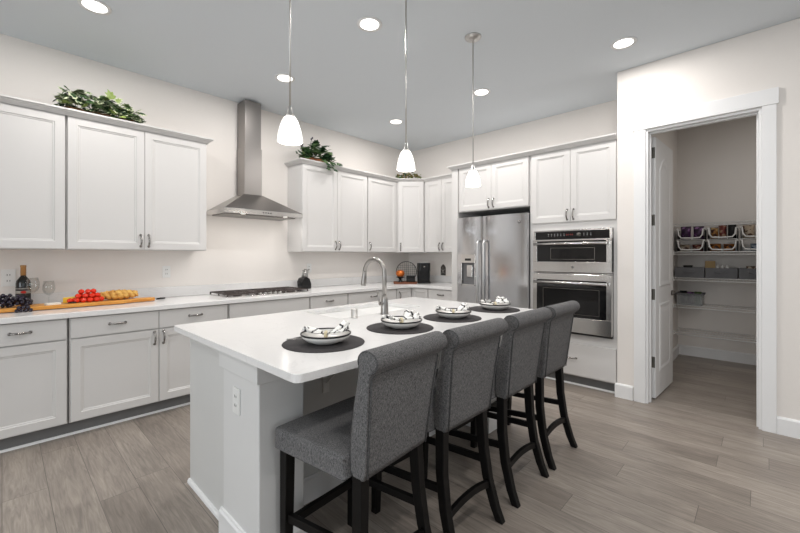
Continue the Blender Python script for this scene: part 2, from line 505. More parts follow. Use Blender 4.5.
# left wall with a wide sliding-door opening, front wall with two windows
m = MB()
m.box(XL - 0.1, XL, YF, -1.2, 0, H); m.box(XL - 0.1, XL, 2.4, YW, 0, H)
m.box(XL - 0.1, XL, -1.2, 2.4, 2.55, H); m.box(XL - 0.1, XL, -1.2, 2.4, 0, 0.35)
struct(m.build('wall_left', 'wall'))
m = MB()
m.box(XL, -2.4, YF - 0.1, YF, 0, H); m.box(1.2, 1.9, YF - 0.1, YF, 0, H); m.box(3.3, EX, YF - 0.1, YF, 0, H)
m.box(-2.4, 1.2, YF - 0.1, YF, 2.6, H); m.box(1.9, 3.3, YF - 0.1, YF, 2.6, H)
m.box(-2.4, 1.2, YF - 0.1, YF, 0, 0.5); m.box(1.9, 3.3, YF - 0.1, YF, 0, 0.5)
struct(m.build('wall_front', 'wall'))


def window(idx, horiz, a0, a1, z0, z1, n):
    """frame with n lights, in the wall x=XL (horiz False) or y=YF (True)"""
    f = MB(); t = 0.05

    def bx(p, q, za, zb, d0=0.02, d1=0.08):
        if horiz: f.box(p, q, YF - d1, YF - d0, za, zb)
        else: f.box(XL - d1, XL - d0, p, q, za, zb)
    bx(a0, a1, z0, z0 + t); bx(a0, a1, z1 - t, z1)
    for k in range(n + 1):
        c = a0 + (a1 - a0) * k / n
        c = min(max(c, a0 + t / 2), a1 - t / 2)
        bx(c - t / 2, c + t / 2, z0 + t, z1 - t)
    fo = struct(f.build('window_%d' % idx, 'trim_white'))
    g = MB()
    if horiz: g.box(a0 + t, a1 - t, YF - 0.052, YF - 0.048, z0 + t, z1 - t)
    else: g.box(XL - 0.052, XL - 0.048, a0 + t, a1 - t, z0 + t, z1 - t)
    g.build('window_pane', 'window_glass', fo)


window(1, False, -1.2, 2.4, 0.35, 2.55, 3)
window(2, True, -2.4, 1.2, 0.5, 2.6, 3)
window(3, True, 1.9, 3.3, 0.5, 2.6, 1)

# baseboards
BBP = [(0, 0), (0.016, 0), (0.016, 0.115), (0.010, 0.125), (0, 0.13)]
struct(MB().sweep([(XP, OY0 - 0.081), (XP, YF)], BBP).build('baseboard_right', 'trim_white'))
struct(MB().sweep([(XP, OY1 + 0.1), (XP, 0.99), (XP + 0.05, 0.99)], [(-o, z) for o, z in BBP]).build('baseboard_corner', 'trim_white'))
struct(MB().sweep([(XP + 0.12, PL), (PB, PL), (PB, PR)], BBP).build('baseboard_pantry', 'trim_white'))
struct(MB().sweep([(XL, YF), (XL, YW), (-0.68, YW)], BBP).build('baseboard_left', 'trim_white'))

# pantry door casing: jamb, side casings, wider head
m = MB()
m.box(XP - 0.018, XP, OY1, OY1 + 0.092, 0, OZ + 0.005); m.box(XP - 0.018, XP, OY0 - 0.080, OY0, 0, OZ + 0.005)
m.box(XP - 0.022, XP, OY0 - 0.092, OY1 + 0.104, OZ + 0.005, OZ + 0.125)
struct(m.build('trim_1', 'trim_white', bevel=0.002))
m = MB()
m.box(XP - 0.003, XP + 0.125, OY1 - 0.018, OY1, 0, OZ); m.box(XP - 0.003, XP + 0.125, OY0, OY0 + 0.018, 0, OZ)
m.box(XP - 0.003, XP + 0.125, OY0 + 0.018, OY1 - 0.018, OZ - 0.018, OZ)
m.box(XP + 0.045, XP + 0.075, OY1 - 0.03, OY1 - 0.018, 0, OZ - 0.018); m.box(XP + 0.045, XP + 0.075, OY0 + 0.018, OY0 + 0.03, 0, OZ - 0.018)
m.box(XP + 0.045, XP + 0.075, OY0 + 0.03, OY1 - 0.03, OZ - 0.03, OZ - 0.018)
struct(m.build('trim_2', 'trim_white', bevel=0.002))


# pantry door, swung into the pantry; local x from the hinge, local y its thickness
def pantry_door():
    W_, T_, H_ = 0.675, 0.035, 2.405
    d = MB().box(0, W_, 0, T_, 0, H_)

    def moulding(x0, x1, z0, z1, arch):
        out = []
        n = 12 if arch else 1
        for k in range(n + 1):
            x = x1 - (x1 - x0) * k / n
            out.append((x, z1 + (arch * math.sin(PI * k / n) if arch else 0)))
        out += [(x0, z0), (x1, z0)]
        return out
    o = d.build('door_1', 'trim_white', bevel=0.002)
    for s in (0, 1):
        yb = -0.0 if s == 0 else T_
        sg = -1 if s == 0 else 1
        for (z0, z1, arch) in ((1.02, 2.12, 0.14), (0.22, 0.86, 0)):
            lp = moulding(0.13, W_ - 0.13, z0, z1, arch)
            cx = W_ / 2; cz = (z0 + z1) / 2
            def sc(k, y):
                return [(cx + (x - cx) * (1 - k / 0.21), y, cz + (z - cz) * (1 - k / ((z1 - z0) / 2))) for x, z in lp]
            pm = MB()
            pm.loft([sc(0, yb), sc(0.008, yb + sg * 0.007), sc(0.022, yb + sg * 0.007), sc(0.04, yb + sg * 0.001),
                     sc(0.055, yb + sg * 0.001), sc(0.085, yb + sg * 0.005)], True, True)
            pm.build('door_panel', 'trim_white', o)
    k = MB()
    k.lathe([(0.0, -0.065), (0.018, -0.062), (0.026, -0.05), (0.024, -0.036), (0.011, -0.028), (0.011, -0.012), (0.028, -0.008), (0.03, 0)], (W_ - 0.06, 0, 0.93), 18, ax='y')
    # second knob on the other face
    k.lathe([(0.03, 0), (0.028, 0.008), (0.011, 0.012), (0.011, 0.028), (0.024, 0.036), (0.026, 0.05), (0.018, 0.062), (0.0, 0.065)], (W_ - 0.06, T_, 0.93), 18, ax='y')
    k.bm.verts.ensure_lookup_table()
    ko = k.build('door_knob', 'dark_nickel', o)
    for z in (2.26, 1.64, 0.955, 0.33):
        h = MB().box(-0.002, 0.0, 0.004, 0.033, z - 0.05, z + 0.05)
        h.tube([(-0.006, 0.036, z - 0.05), (-0.006, 0.036, z + 0.05)], 0.006)
        h.build('door_hinge', 'hinge_metal', o)
    return struct(o)


dr = pantry_door()
dr.location = (4.145, 0.712, 0.012)
dr.rotation_euler = (0, 0, math.radians(-3.0))

# knob profile along y: 'y' axis lathes run to -y


# ------------------------------------------------------------------ cabinets
def shaker(mb, x0, x1, z0, z1, y0=0.0, t=0.02, fr=0.058, flat=False):
    """door leaf whose front is at y0; recessed centre panel with a bevelled step"""
    def R(i, y):
        return [(x0 + i, y, z0 + i), (x1 - i, y, z0 + i), (x1 - i, y, z1 - i), (x0 + i, y, z1 - i)]
    if flat:
        mb.loft([R(0, y0 + t), R(0, y0 + 0.002), R(0.002, y0)])
    else:
        mb.loft([R(0, y0 + t), R(0, y0 + 0.002), R(0.002, y0), R(fr, y0), R(fr + 0.004, y0 + 0.005), R(fr + 0.012, y0 + 0.006), R(fr + 0.016, y0 + 0.010)])


def handle(parent, x, z, vertical, L=0.1):
    m = MB(); n = 14; pts = []; rad = []
    for k in range(n + 1):
        t = k / n; s = (t - 0.5) * L; out = -0.004 - 0.024 * math.sin(PI * t) ** 0.6
        pts.append((x, out, z + s) if vertical else (x + s, out, z))
        rad.append(0.0056 + 0.0022 * abs(math.cos(3 * PI * t)))
    m.tube(pts, rad, 8)
    for s in (-L / 2, L / 2):
        c = (x, 0, z + s) if vertical else (x + s, 0, z)
        m.lathe([(0.011, 0), (0.011, 0.003), (0.008, 0.006), (0.0, 0.007)], c, 12, ax='y')
    c = (x, -0.028, z) if vertical else (x, -0.028, z)
    m.ball(c, 0.0095, 6, (1.3, 0.7, 0.9) if not vertical else (0.9, 0.7, 1.3))
    return m.build('handle', 'handle_metal', parent)


def cabinet(name, label, loc, rz, w_, d, z0, z1, fronts, toe=False, cat='cabinet', group=None, matn='cabinet'):
    t = thing(name, label, cat, loc, rz, group)
    zb = z0
    b = MB()
    if toe:
        b.box(0, w_, 0.021, d, 0.105, z1)
        b.box(0, w_, 0.085, d, 0, 0.105)
    else:
        b.box(0, w_, 0.021, d, z0, z1)
    b.build('body', matn, t)
    for (x0, x1, a, c, kind, hx, hz) in fronts:
        f = MB(); shaker(f, x0, x1, a, c, flat=(kind == 'drawer'))
        fo = f.build('drawer_front' if kind == 'drawer' else 'cabinet_door', matn, t)
        if hx is not None:
            handle(fo, hx, hz, kind != 'drawer')
    return t


UZ0, UZ1, DT = 1.372, 2.44, 2.42
HZ = 1.455


def upair(w_, g=0.006):
    h = w_ / 2
    return [(g, h - 0.0015, UZ0 + 0.006, DT, 'door', h - 0.03, HZ), (h + 0.0015, w_ - g, UZ0 + 0.006, DT, 'door', h + 0.03, HZ)]


FU = YW - 0.33 - 0.001                     # door plane of the wall cabinets
G1 = 'wall cabinets with bevelled panel doors'
cabinet('wall_cabinet', 'white wall cabinet at the far left edge, cut off by the frame', (-0.71, FU, 0), 0, 1.055, 0.33, UZ0, UZ1, upair(1.055), group=G1)
cabinet('wall_cabinet', 'white two-door wall cabinet left of the range hood, under the variegated ivy', (0.35, FU, 0), 0, 1.04, 0.33, UZ0, UZ1, upair(1.04), group=G1)
cabinet('wall_cabinet', 'white two-door wall cabinet just right of the range hood', (2.452, FU, 0), 0, 1.035, 0.33, UZ0, UZ1, upair(1.035), group=G1)
cabinet('wall_cabinet', 'white single-door wall cabinet between two-door cabinet and the corner cabinet', (3.491, FU, 0), 0, 0.58, 0.33, UZ0, UZ1,
        [(0.006, 0.574, UZ0 + 0.006, DT, 'door', 0.035, HZ)], group=G1)
# diagonal corner wall cabinet
t = thing('corner_wall_cabinet', 'white diagonal wall cabinet in the corner under the small moss arrangement', 'cabinet', (0, 0, 0), 0, G1)
b = MB(); XC = XW - 0.33
b.slab([(4.075, YW - 0.001), (4.075, FU + 0.0), (4.08, FU), (XC, 3.665), (XC, 3.66), (XW - 0.001, 3.66), (XW - 0.001, YW - 0.001)], UZ0, UZ1)
b.build('body', 'cabinet', t)
dg = math.hypot(XC - 4.08, FU - 3.665)
ang = math.atan2(3.665 - FU, XC - 4.08)
holder_loc = Vector((4.08, FU, 0)) + Vector((math.sin(ang), -math.cos(ang), 0)) * 0.021
f = MB(); shaker(f, 0.012, dg - 0.012, UZ0 + 0.006, DT)
fo = f.build('cabinet_door', 'cabinet', t, rot=(0, 0, ang), loc=holder_loc)
handle(fo, 0.045, HZ, True)
cabinet('wall_cabinet', 'white two-door wall cabinet on the right wall between corner and refrigerator', (XC, 3.655, 0), -PI / 2, 0.757, 0.329, UZ0, UZ1,
        [(0.006, 0.31, UZ0 + 0.006, DT, 'door', 0.28, HZ), (0.313, 0.64, UZ0 + 0.006, DT, 'door', 0.343, HZ)], group=G1)

# crown moulding on the two runs of wall cabinets
CRP = [(0.0, 2.422), (0.008, 2.422), (0.008, 2.429), (0.013, 2.431), (0.020, 2.440), (0.032, 2.449), (0.034, 2.455), (0.046, 2.457), (0.046, 2.470), (-0.02, 2.470), (-0.02, 2.4405), (0.0, 2.4405)]
struct(MB().sweep([(-0.75, FU), (1.392, FU), (1.392, YW - 0.002)], CRP).build('trim_3', 'cabinet'))
struct(MB().sweep([(2.450, YW - 0.002), (2.450, FU), (4.078, FU), (XC, 3.664), (XC, 2.897)], CRP).build('trim_4', 'cabinet'))

# base cabinets
FB = YW - 0.645                          # door plane
G2 = 'base cabinets under the perimeter counter'
BZ = 0.874


def bfront(w_, n, handles=True, drawer=True):
    o = []; g = 0.007; seg = w_ / n
    for k in range(n):
        x0 = k * seg + (g if k == 0 else 0.0025); x1 = (k + 1) * seg - (g if k == n - 1 else 0.0025)
        o.append((x0, x1, 0.722, 0.866, 'drawer', (x0 + x1) / 2 if handles else None, 0.80))
        hx = (x1 - 0.03) if k % 2 == 0 else (x0 + 0.03)
        if n == 1: hx = x1 - 0.03
        o.append((x0, x1, 0.114, 0.712, 'door', hx, 0.645))
    return o


cabinet('base_cabinet', 'white base cabinet at far left with drawer above door', (-0.64, FB, 0), 0, 0.968, 0.643, 0, BZ, bfront(0.968, 2), toe=True, group=G2)
cabinet('base_cabinet', 'white base cabinet of two drawers over two doors, below the cutting board end', (0.336, FB, 0), 0, 1.132, 0.643, 0, BZ, bfront(1.132, 2), toe=True, group=G2)
cabinet('base_cabinet', 'white base cabinet under the gas cooktop with one wide plain front', (1.474, FB, 0), 0, 0.88, 0.643, 0, BZ,
        [(0.007, 0.873, 0.722, 0.866, 'drawer', None, 0)] + [q for q in bfront(0.88, 2) if q[4] == 'door'], toe=True, group=G2)
d3 = [(0.007, 0.525, 0.722, 0.866, 'drawer', 0.266, 0.80), (0.007, 0.525, 0.425, 0.712, 'drawer', 0.266, 0.57), (0.007, 0.525, 0.114, 0.415, 'drawer', 0.266, 0.265)]
cabinet('base_cabinet', 'narrow white drawer cabinet just right of the cooktop, below the knife block', (2.36, FB, 0), 0, 0.532, 0.643, 0, BZ, d3, toe=True, group=G2)
cabinet('base_cabinet', 'white base cabinet seen behind the faucet, one wide drawer on top', (2.896, FB, 0), 0, 0.842, 0.643, 0, BZ,
        [(0.007, 0.835, 0.722, 0.866, 'drawer', 0.42, 0.80)] + [q for q in bfront(0.842, 2) if q[4] == 'door'], toe=True, group=G2)
XB = XW - 0.645
t = thing('corner_base_cabinet', 'white inside-corner base cabinet with two narrow panels meeting in the corner', 'cabinet', (0, 0, 0), 0, G2)
b = MB(); b.slab([(3.742, YW - 0.003), (3.742, FB + 0.021), (XB + 0.021, FB + 0.021), (XB + 0.021, 3.335), (XW - 0.002, 3.335), (XW - 0.002, YW - 0.003)], 0.105, BZ)
b.slab([(3.742, YW - 0.003), (3.742, FB + 0.085), (XB + 0.085, FB + 0.085), (XB + 0.085, 3.335), (XW - 0.002, 3.335), (XW - 0.002, YW - 0.003)], 0, 0.105)
b.build('body', 'cabinet', t)
f = MB(); shaker(f, 0.008, XB - 3.742 + 0.0, 0.114, 0.866, fr=0.05)
fo = f.build('cabinet_door', 'cabinet', t, loc=(3.742, FB, 0)); handle(fo, 0.05, 0.77, True)
f = MB(); shaker(f, 0.003, FB - 3.335 - 0.006, 0.114, 0.866, fr=0.05)
f.build('cabinet_door', 'cabinet', t, loc=(XB, FB, 0), rot=(0, 0, -PI / 2))
cabinet('base_cabinet', 'short white drawer cabinet next to the refrigerator on the right wall', (XB, 3.330, 0), -PI / 2, 0.430, 0.643, 0, BZ,
        [(0.007, 0.423, 0.722, 0.866, 'drawer', 0.215, 0.80), (0.007, 0.423, 0.425, 0.712, 'drawer', 0.215, 0.57), (0.007, 0.423, 0.114, 0.415, 'drawer', 0.215, 0.265)], toe=True, group=G2)
# toe kick boards and the small shoe strip on the floor
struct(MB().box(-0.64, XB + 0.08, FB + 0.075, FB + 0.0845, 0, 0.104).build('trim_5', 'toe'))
struct(MB().sweep([(-0.64, FB + 0.074), (XB + 0.06, FB + 0.074)], [(0, 0), (0.013, 0), (0.011, 0.008), (0.006, 0.013), (0, 0.015)]).build('trim_6', 'trim_white'))

# perimeter worktop
fil = [(4.01 - 0.06 + 0.06 * math.sin(a), 3.54 + 0.06 * math.cos(a)) for a in [PI / 2 * k / 6 for k in range(7)]]
fil = [(3.93 + 0.09 * math.sin(PI / 2 * k / 6), 3.513 + 0.09 * math.cos(PI / 2 * k / 6)) for k in range(7)]
t = thing('countertop', 'long pale quartz worktop along the stove wall turning the corner', 'countertop')
m = MB(); m.slab([(-0.66, YW - 0.002), (-0.66, 3.603)] + fil + [(4.02, 2.899), (XW - 0.002, 2.899), (XW - 0.002, YW - 0.002)], 0.8745, 0.914)
m.build('slab', 'quartz', t, bevel=0.004)
m = MB(); m.slab([(-0.66, YW - 0.002), (-0.66, YW - 0.022), (XW - 0.022, YW - 0.022), (XW - 0.022, 2.899), (XW - 0.002, 2.899), (XW - 0.002, YW - 0.002)], 0.9145, 1.015)
m.build('upstand', 'quartz', t, bevel=0.002)

# ------------------------------------------------------------------ tall units on the right wall
FX = 4.0
rw = cabinet('refrigerator_wall_cabinet', 'white two-door cabinet above the stainless refrigerator', (FX, 2.803, 0), -PI / 2, 0.948, 0.688, 1.872, 2.44,
        [(0.02, 0.474, 1.88, DT, 'door', 0.444, 1.95), (0.477, 0.937, 1.88, DT, 'door', 0.507, 1.95)])
MB().box(-0.093, -0.002, 0.0, 0.688, 0, 2.44).build('side_panel', 'cabinet', rw, bevel=0.001)
t = thing('oven_cabinet', 'tall white cabinet housing the wall ovens, beside the pantry wall', 'cabinet', (FX, 1.853, 0), -PI / 2)
b = MB()
b.box(0, 0.057, 0.021, 0.688, 0.105, 2.44); b.box(0.827, 0.862, 0.021, 0.688, 0.105, 2.44)
b.box(0.057, 0.827, 0.021, 0.688, 1.592, 2.44); b.box(0.057, 0.827, 0.021, 0.688, 0.105, 0.530)
b.box(0.057, 0.827, 0.66, 0.688, 0.53, 1.592); b.box(0, 0.862, 0.085, 0.688, 0, 0.105)
b.build('body', 'cabinet', t)
for x0, x1, hx in ((0.022, 0.432, 0.402), (0.435, 0.852, 0.465)):
    f = MB(); shaker(f, x0, x1, 1.672, DT); fo = f.build('cabinet_door', 'cabinet', t); handle(fo, hx, 1.745, True)
f = MB(); shaker(f, 0.022, 0.852, 0.118, 0.438, flat=True); fo = f.build('drawer_front', 'cabinet', t); handle(fo, 0.437, 0.29, False, 0.11)
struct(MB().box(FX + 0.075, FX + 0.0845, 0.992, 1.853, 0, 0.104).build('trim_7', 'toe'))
struct(MB().sweep([(FX + 0.074, 1.853), (FX + 0.074, 1.01)], [(0, 0), (0.013, 0), (0.011, 0.008), (0.006, 0.013), (0, 0.015)]).build('trim_8', 'trim_white'))
struct(MB().sweep([(XC - 0.05, 2.897), (FX - 0.002, 2.897), (FX - 0.002, 0.992)], CRP).build('trim_9', 'cabinet'))

# refrigerator, local x to the right, y into the wall
t = thing('refrigerator', 'stainless side-by-side refrigerator with dispenser in the left door', 'refrigerator', (3.955, 2.785, 0), -PI / 2)
MB().box(0.0, 0.925, 0.068, 0.70, 0.02, 1.79).build('body', 'black_matte', t)
MB().box(0.01, 0.915, 0.085, 0.65, 0.0, 0.02).build('foot', 'black_matte', t)
lw = 0.365
m = MB()
x0, x1 = 0.0, lw
dx0, dx1, dz0, dz1 = 0.062, 0.268, 0.955, 1.345


def curved_door(m, x0, x1, z0, z1, hole=None, n=16, bulge=0.010):
    xs = [x0 + (x1 - x0) * k / n for k in range(n + 1)]
    def yf(x):
        u = (x - x0) / (x1 - x0) * 2 - 1
        return 0.012 - bulge * (1 - u * u) - 0.004 * (1 - abs(u) ** 8)
    m.loft([[(x, yf(x), z0) for x in xs] + [(x1, 0.064, z0), (x0, 0.064, z0)],
            [(x, yf(x), z1) for x in xs] + [(x1, 0.064, z1), (x0, 0.064, z1)]])


m = MB()
curved_door(m, 0, lw, 0.06, dz0, bulge=0.008); curved_door(m, 0, lw, dz1, 1.795, bulge=0.008)
m.box(0, dx0, 0.008, 0.064, dz0, dz1); m.box(dx1, lw, 0.003, 0.064, dz0, dz1); m.box(dx0, dx1, 0.058, 0.064, dz0, dz1)
dl = m.build('freezer_door', 'steel_fridge', t)
m = MB(); m.box(dx0, dx1, -0.003, 0.02, 1.235, dz1); m.box(dx0, dx0 + 0.012, -0.003, 0.02, dz0, 1.235); m.box(dx1 - 0.012, dx1, -0.003, 0.02, dz0, 1.235)
m.box(dx0, dx1, -0.003, 0.02, dz0, dz0 + 0.02)
ds = m.build('dispenser', 'steel', dl, bevel=0.002)
MB().box(dx0 + 0.012, dx1 - 0.012, 0.03, 0.057, dz0 + 0.02, 1.235).build('dispenser_recess', 'recess_grey', dl)
MB().box(dx0 + 0.075, dx1 - 0.05, 0.012, 0.028, 1.06, 1.21).build('dispenser_paddle', 'steel', dl, bevel=0.004)
MB().box(dx0 + 0.06, dx1 - 0.06, -0.005, -0.002, 1.262, 1.29).build('display', 'dark_glass', dl)
m = MB(); curved_door(m, lw + 0.006, 0.925, 0.06, 1.795); dR = m.build('refrigerator_door', 'steel_fridge', t)
for par, hx in ((dl, lw - 0.035), (dR, lw + 0.048)):
    m = MB(); pts = [(hx, 0.0, 1.50), (hx, -0.035, 1.505), (hx, -0.052, 1.46), (hx, -0.056, 1.05), (hx, -0.052, 0.64), (hx, -0.035, 0.595), (hx, 0.0, 0.60)]
    m.tube(pts, 0.0135, 12); m.build('handle', 'steel_handle', par)


def text_mesh(s, size, name, matn, parent, loc, rot, ext=0.0006):
    cu = bpy.data.curves.new('t', 'FONT'); cu.body = s; cu.size = size; cu.extrude = ext; cu.align_x = 'CENTER'; cu.align_y = 'CENTER'
    to = bpy.data.objects.new('t', cu); C.objects.link(to)
    dgph = bpy.context.evaluated_depsgraph_get()
    me = bpy.data.meshes.new_from_object(to.evaluated_get(dgph))
    bpy.data.objects.remove(to); bpy.data.curves.remove(cu)
    me.materials.clear(); me.materials.append(M[matn])
    o = bpy.data.objects.new(name, me); C.objects.link(o); o.parent = parent; o.location = loc; o.rotation_euler = rot
    return o


m = MB(); m.lathe([(0.019, 0.0), (0.019, 0.003), (0.0, 0.003)], (0.835, 0.004, 1.70), 20, ax='y'); bd = m.build('badge', 'dark_nickel', dR)
text_mesh('GE', 0.02, 'badge_letters', 'mark_white', bd, (0.835, -0.0005, 1.70), (PI / 2, 0, 0))

# wall ovens
t = thing('wall_oven', 'built-in stainless microwave and oven combination with black glass', 'oven', (3.975, 1.795, 0), -PI / 2)
MB().box(0.012, 0.755, 0.05, 0.60, 0.545, 1.58).build('body', 'black_matte', t)
m = MB()
m.box(0, 0.767, 0.0, 0.045, 1.574, 1.588); m.box(0, 0.022, 0, 0.045, 1.165, 1.574); m.box(0.745, 0.767, 0, 0.045, 1.165, 1.574)
m.box(0, 0.767, 0.0, 0.045, 1.142, 1.150)
m.build('frame', 'steel', t, bevel=0.002)
cp = MB().box(0.022, 0.745, -0.004, 0.04, 1.496, 1.574).build('control_panel', 'dark_glass', t, bevel=0.002)
mk = MB()
for k in range(14):
    xx = 0.16 + k * 0.032
    if 6 <= k <= 8: continue
    for zz in (1.527, 1.543):
        mk.box(xx, xx + 0.009, -0.0052, -0.004, zz, zz + 0.005)
mk.build('control_marks', 'mark_white', cp)
mk = MB()
for k, xx in enumerate((0.345, 0.362, 0.385, 0.402)): mk.box(xx, xx + 0.010, -0.0055, -0.004, 1.53, 1.545)
mk.build('clock_display', 'display_red', cp)
mk = MB(); mk.lathe([(0.0, 0.03), (0.014, 0.028), (0.016, 0.006), (0.02, 0.0)], (0.47, -0.004, 1.536), 18, ax='y'); mk.build('knob', 'dark_nickel', cp)


def oven_door(z0, z1, g0, g1, gx, hz, name, win=None):
    m = MB()
    m.box(0.0, 0.767, -0.018, 0.045, z0, g0); m.box(0.0, 0.767, -0.018, 0.045, g1, z1)
    m.box(0.0, gx, -0.018, 0.045, g0, g1); m.box(0.767 - gx, 0.767, -0.018, 0.045, g0, g1)
    o = m.build(name, 'steel', t, bevel=0.002)
    MB().box(gx, 0.767 - gx, -0.014, 0.04, g0, g1).build('window', 'dark_glass', o)
    if win:
        wx0, wx1, wz0, wz1 = win
        m = MB(); e = 0.004
        m.box(wx0, wx1, -0.0155, -0.014, wz1 - e, wz1); m.box(wx0, wx1, -0.0155, -0.014, wz0, wz0 + e)
        m.box(wx0, wx0 + e, -0.0155, -0.014, wz0, wz1); m.box(wx1 - e, wx1, -0.0155, -0.014, wz0, wz1)
        m.build('window_outline', 'dark_nickel', o)
    h = MB(); h.tube([(0.03, -0.065, hz), (0.737, -0.065, hz)], 0.0135, 12)
    for xx in (0.055, 0.712): h.box(xx - 0.01, xx + 0.01, -0.062, -0.016, hz - 0.008, hz + 0.008)
    h.build('handle', 'steel', o)
    return o


od = oven_door(1.155, 1.492, 1.262, 1.474, 0.045, 1.446, 'microwave_door', (0.19, 0.62, 1.285, 1.405))
m = MB(); m.lathe([(0.014, 0.0), (0.014, 0.002), (0.0, 0.002)], (0.41, -0.018, 1.208), 18, ax='y'); bd = m.build('badge', 'dark_nickel', od)
text_mesh('GE', 0.015, 'badge_letters', 'mark_white', bd, (0.41, -0.0212, 1.208), (PI / 2, 0, 0))
oven_door(0.556, 1.138, 0.705, 1.075, 0.045, 1.052, 'oven_door', (0.11, 0.66, 0.735, 0.99))
MB().box(0.0, 0.767, -0.004, 0.03, 0.536, 0.555).build('bottom_vent', 'black_matte', t)

# ------------------------------------------------------------------ island
IX0, IX1 = 0.762, 2.70
t = thing('kitchen_island', 'white kitchen island body with corner column and recessed knee wall', 'island')
MB().box(IX0, IX1, 1.775, 2.43, 0.0, 0.889).build('cabinet_body', 'island_grey', t, bevel=0.001)
for cx0, cx1 in ((0.722, 0.935), (2.515, 2.728)):
    MB().box(cx0, cx1, 1.487, 1.845, 0, 0.80).build('column', 'column_white', t, bevel=0.006)
    m = MB(); m.box(cx0 - 0.012, cx1 + 0.012, 1.475, 1.865, 0.80, 0.889); m.build('column_cap', 'column_white', t, bevel=0.002)
    P_ = [(0, 0), (0.015, 0), (0.015, 0.118), (0.009, 0.125), (0.007, 0.133), (0, 0.135)]
    pa = [(cx0, 1.86), (cx0, 1.487), (cx1, 1.487), (cx1, 1.774)]
    if cx0 > 1: pa = [(cx0, 1.774), (cx0, 1.487), (cx1, 1.487), (cx1, 1.86)]
    MB().sweep(pa, [(o, z) for o, z in P_]).build('baseboard', 'trim_white', t)
MB().sweep([(0.95, 1.774), (2.50, 1.774)], P_).build('baseboard', 'trim_white', t)
MB().sweep([(IX0, 2.43), (IX0, 1.862)], [(0, 0), (0.016, 0), (0.014, 0.012), (0.008, 0.02), (0, 0.022)]).build('shoe_molding', 'trim_white', t)
for bx in (1.25, 2.0):
    m = MB(); m.box(bx - 0.02, bx + 0.02, 1.762, 1.774, 0.56, 0.888); m.box(bx - 0.02, bx + 0.02, 1.40, 1.762, 0.878, 0.888)
    m.bar((bx, 1.762, 0.62), (bx, 1.47, 0.878), 0.012, 0.02)
    m.build('bracket', 'white_plastic', t)

CX0, CX1, CY0, CY1 = 0.683, 2.775, 1.135, 2.475
SX0, SX1, SY0, SY1 = 1.50, 2.30, 1.955, 2.385
m = MB(); m.slab(rrect(CX0, CX1, CY0, CY1, 0.03), 0.8895, 0.92, [rrect(SX0, SX1, SY0, SY1, 0.03)])
tag(m.build('island_countertop', 'quartz', bevel=0.007, seg=3), 'thick white quartz slab on the kitchen island with sink cutout', 'countertop')

t = thing('kitchen_sink', 'stainless double-bowl sink set into the island worktop', 'sink', ((SX0 + SX1) / 2, (SY0 + SY1) / 2, 0.70))
def bowl(x0, x1, y0, y1):
    def R(i, z): return [(a, b, z) for a, b in rrect(x0 + i, x1 - i, y0 + i, y1 - i, 0.04)]
    m = MB(); m.loft([R(-0.012, 0.188), R(0, 0.188), R(0.004, 0.03), R(0.02, 0.012), R(0.17, 0.008)], True, False, True)
    vs = [m.bm.verts.new(p) for p in R(0.17, 0.008)]; m.bm.faces.new(vs)
    o = m.build('bowl', 'steel_sink', t)
    d_ = MB(); d_.lathe([(0.04, 0.009), (0.04, 0.013), (0.03, 0.012), (0.0, 0.010)], ((x0 + x1) / 2, (y0 + y1) / 2, 0), 20); d_.build('drain', 'dark_nickel', o)
bowl(-0.412, 0.045, -0.225, 0.225); bowl(0.065, 0.412, -0.225, 0.225)

# faucet
fx, fy = 1.83, 1.895
t = thing('faucet', 'tall brushed steel gooseneck faucet behind the island sink', 'faucet', (fx, fy, 0.92))
MB().lathe([(0.029, 0), (0.029, 0.006), (0.026, 0.012), (0.025, 0.05), (0.023, 0.10), (0.017, 0.13), (0.0, 0.131)]).build('base', 'brushed_nickel', t)
m = MB(); pts = [(0, 0, 0.12), (0, 0, 0.26)]
R_ = 0.105
for k in range(1, 13):
    a = PI * k / 12 * 0.95; pts.append((-0.0 , R_ - R_ * math.cos(a), 0.275 + R_ * math.sin(a)))
m.tube(pts, 0.0155, 12); m.build('spout', 'brushed_nickel', t)
e = pts[-1]
m = MB(); m.tube([(0, e[1], e[2] + 0.005), (0, e[1] + 0.004, e[2] - 0.03), (0, e[1] + 0.012, e[2] - 0.085), (0, e[1] + 0.014, e[2] - 0.105)], [0.0145, 0.017, 0.021, 0.020], 12); m.build('spray_head', 'brushed_nickel', t)
m = MB(); m.tube([(-0.02, 0, 0.075), (-0.045, 0, 0.078)], 0.014, 12); m.tube([(-0.043, 0, 0.078), (-0.052, 0.004, 0.10), (-0.056, 0.01, 0.17)], [0.008, 0.007, 0.005], 8); m.build('lever', 'brushed_nickel', t)
t = MB().lathe([(0.024, 0), (0.024, 0.003), (0.021, 0.005), (0.021, 0.054), (0.017, 0.059), (0.0, 0.06)]).build('sink_air_gap', 'nickel')
t.location = (1.585, 1.925, 0.92); tag(t, 'short brushed steel cylinder on the island left of the faucet', 'air gap')

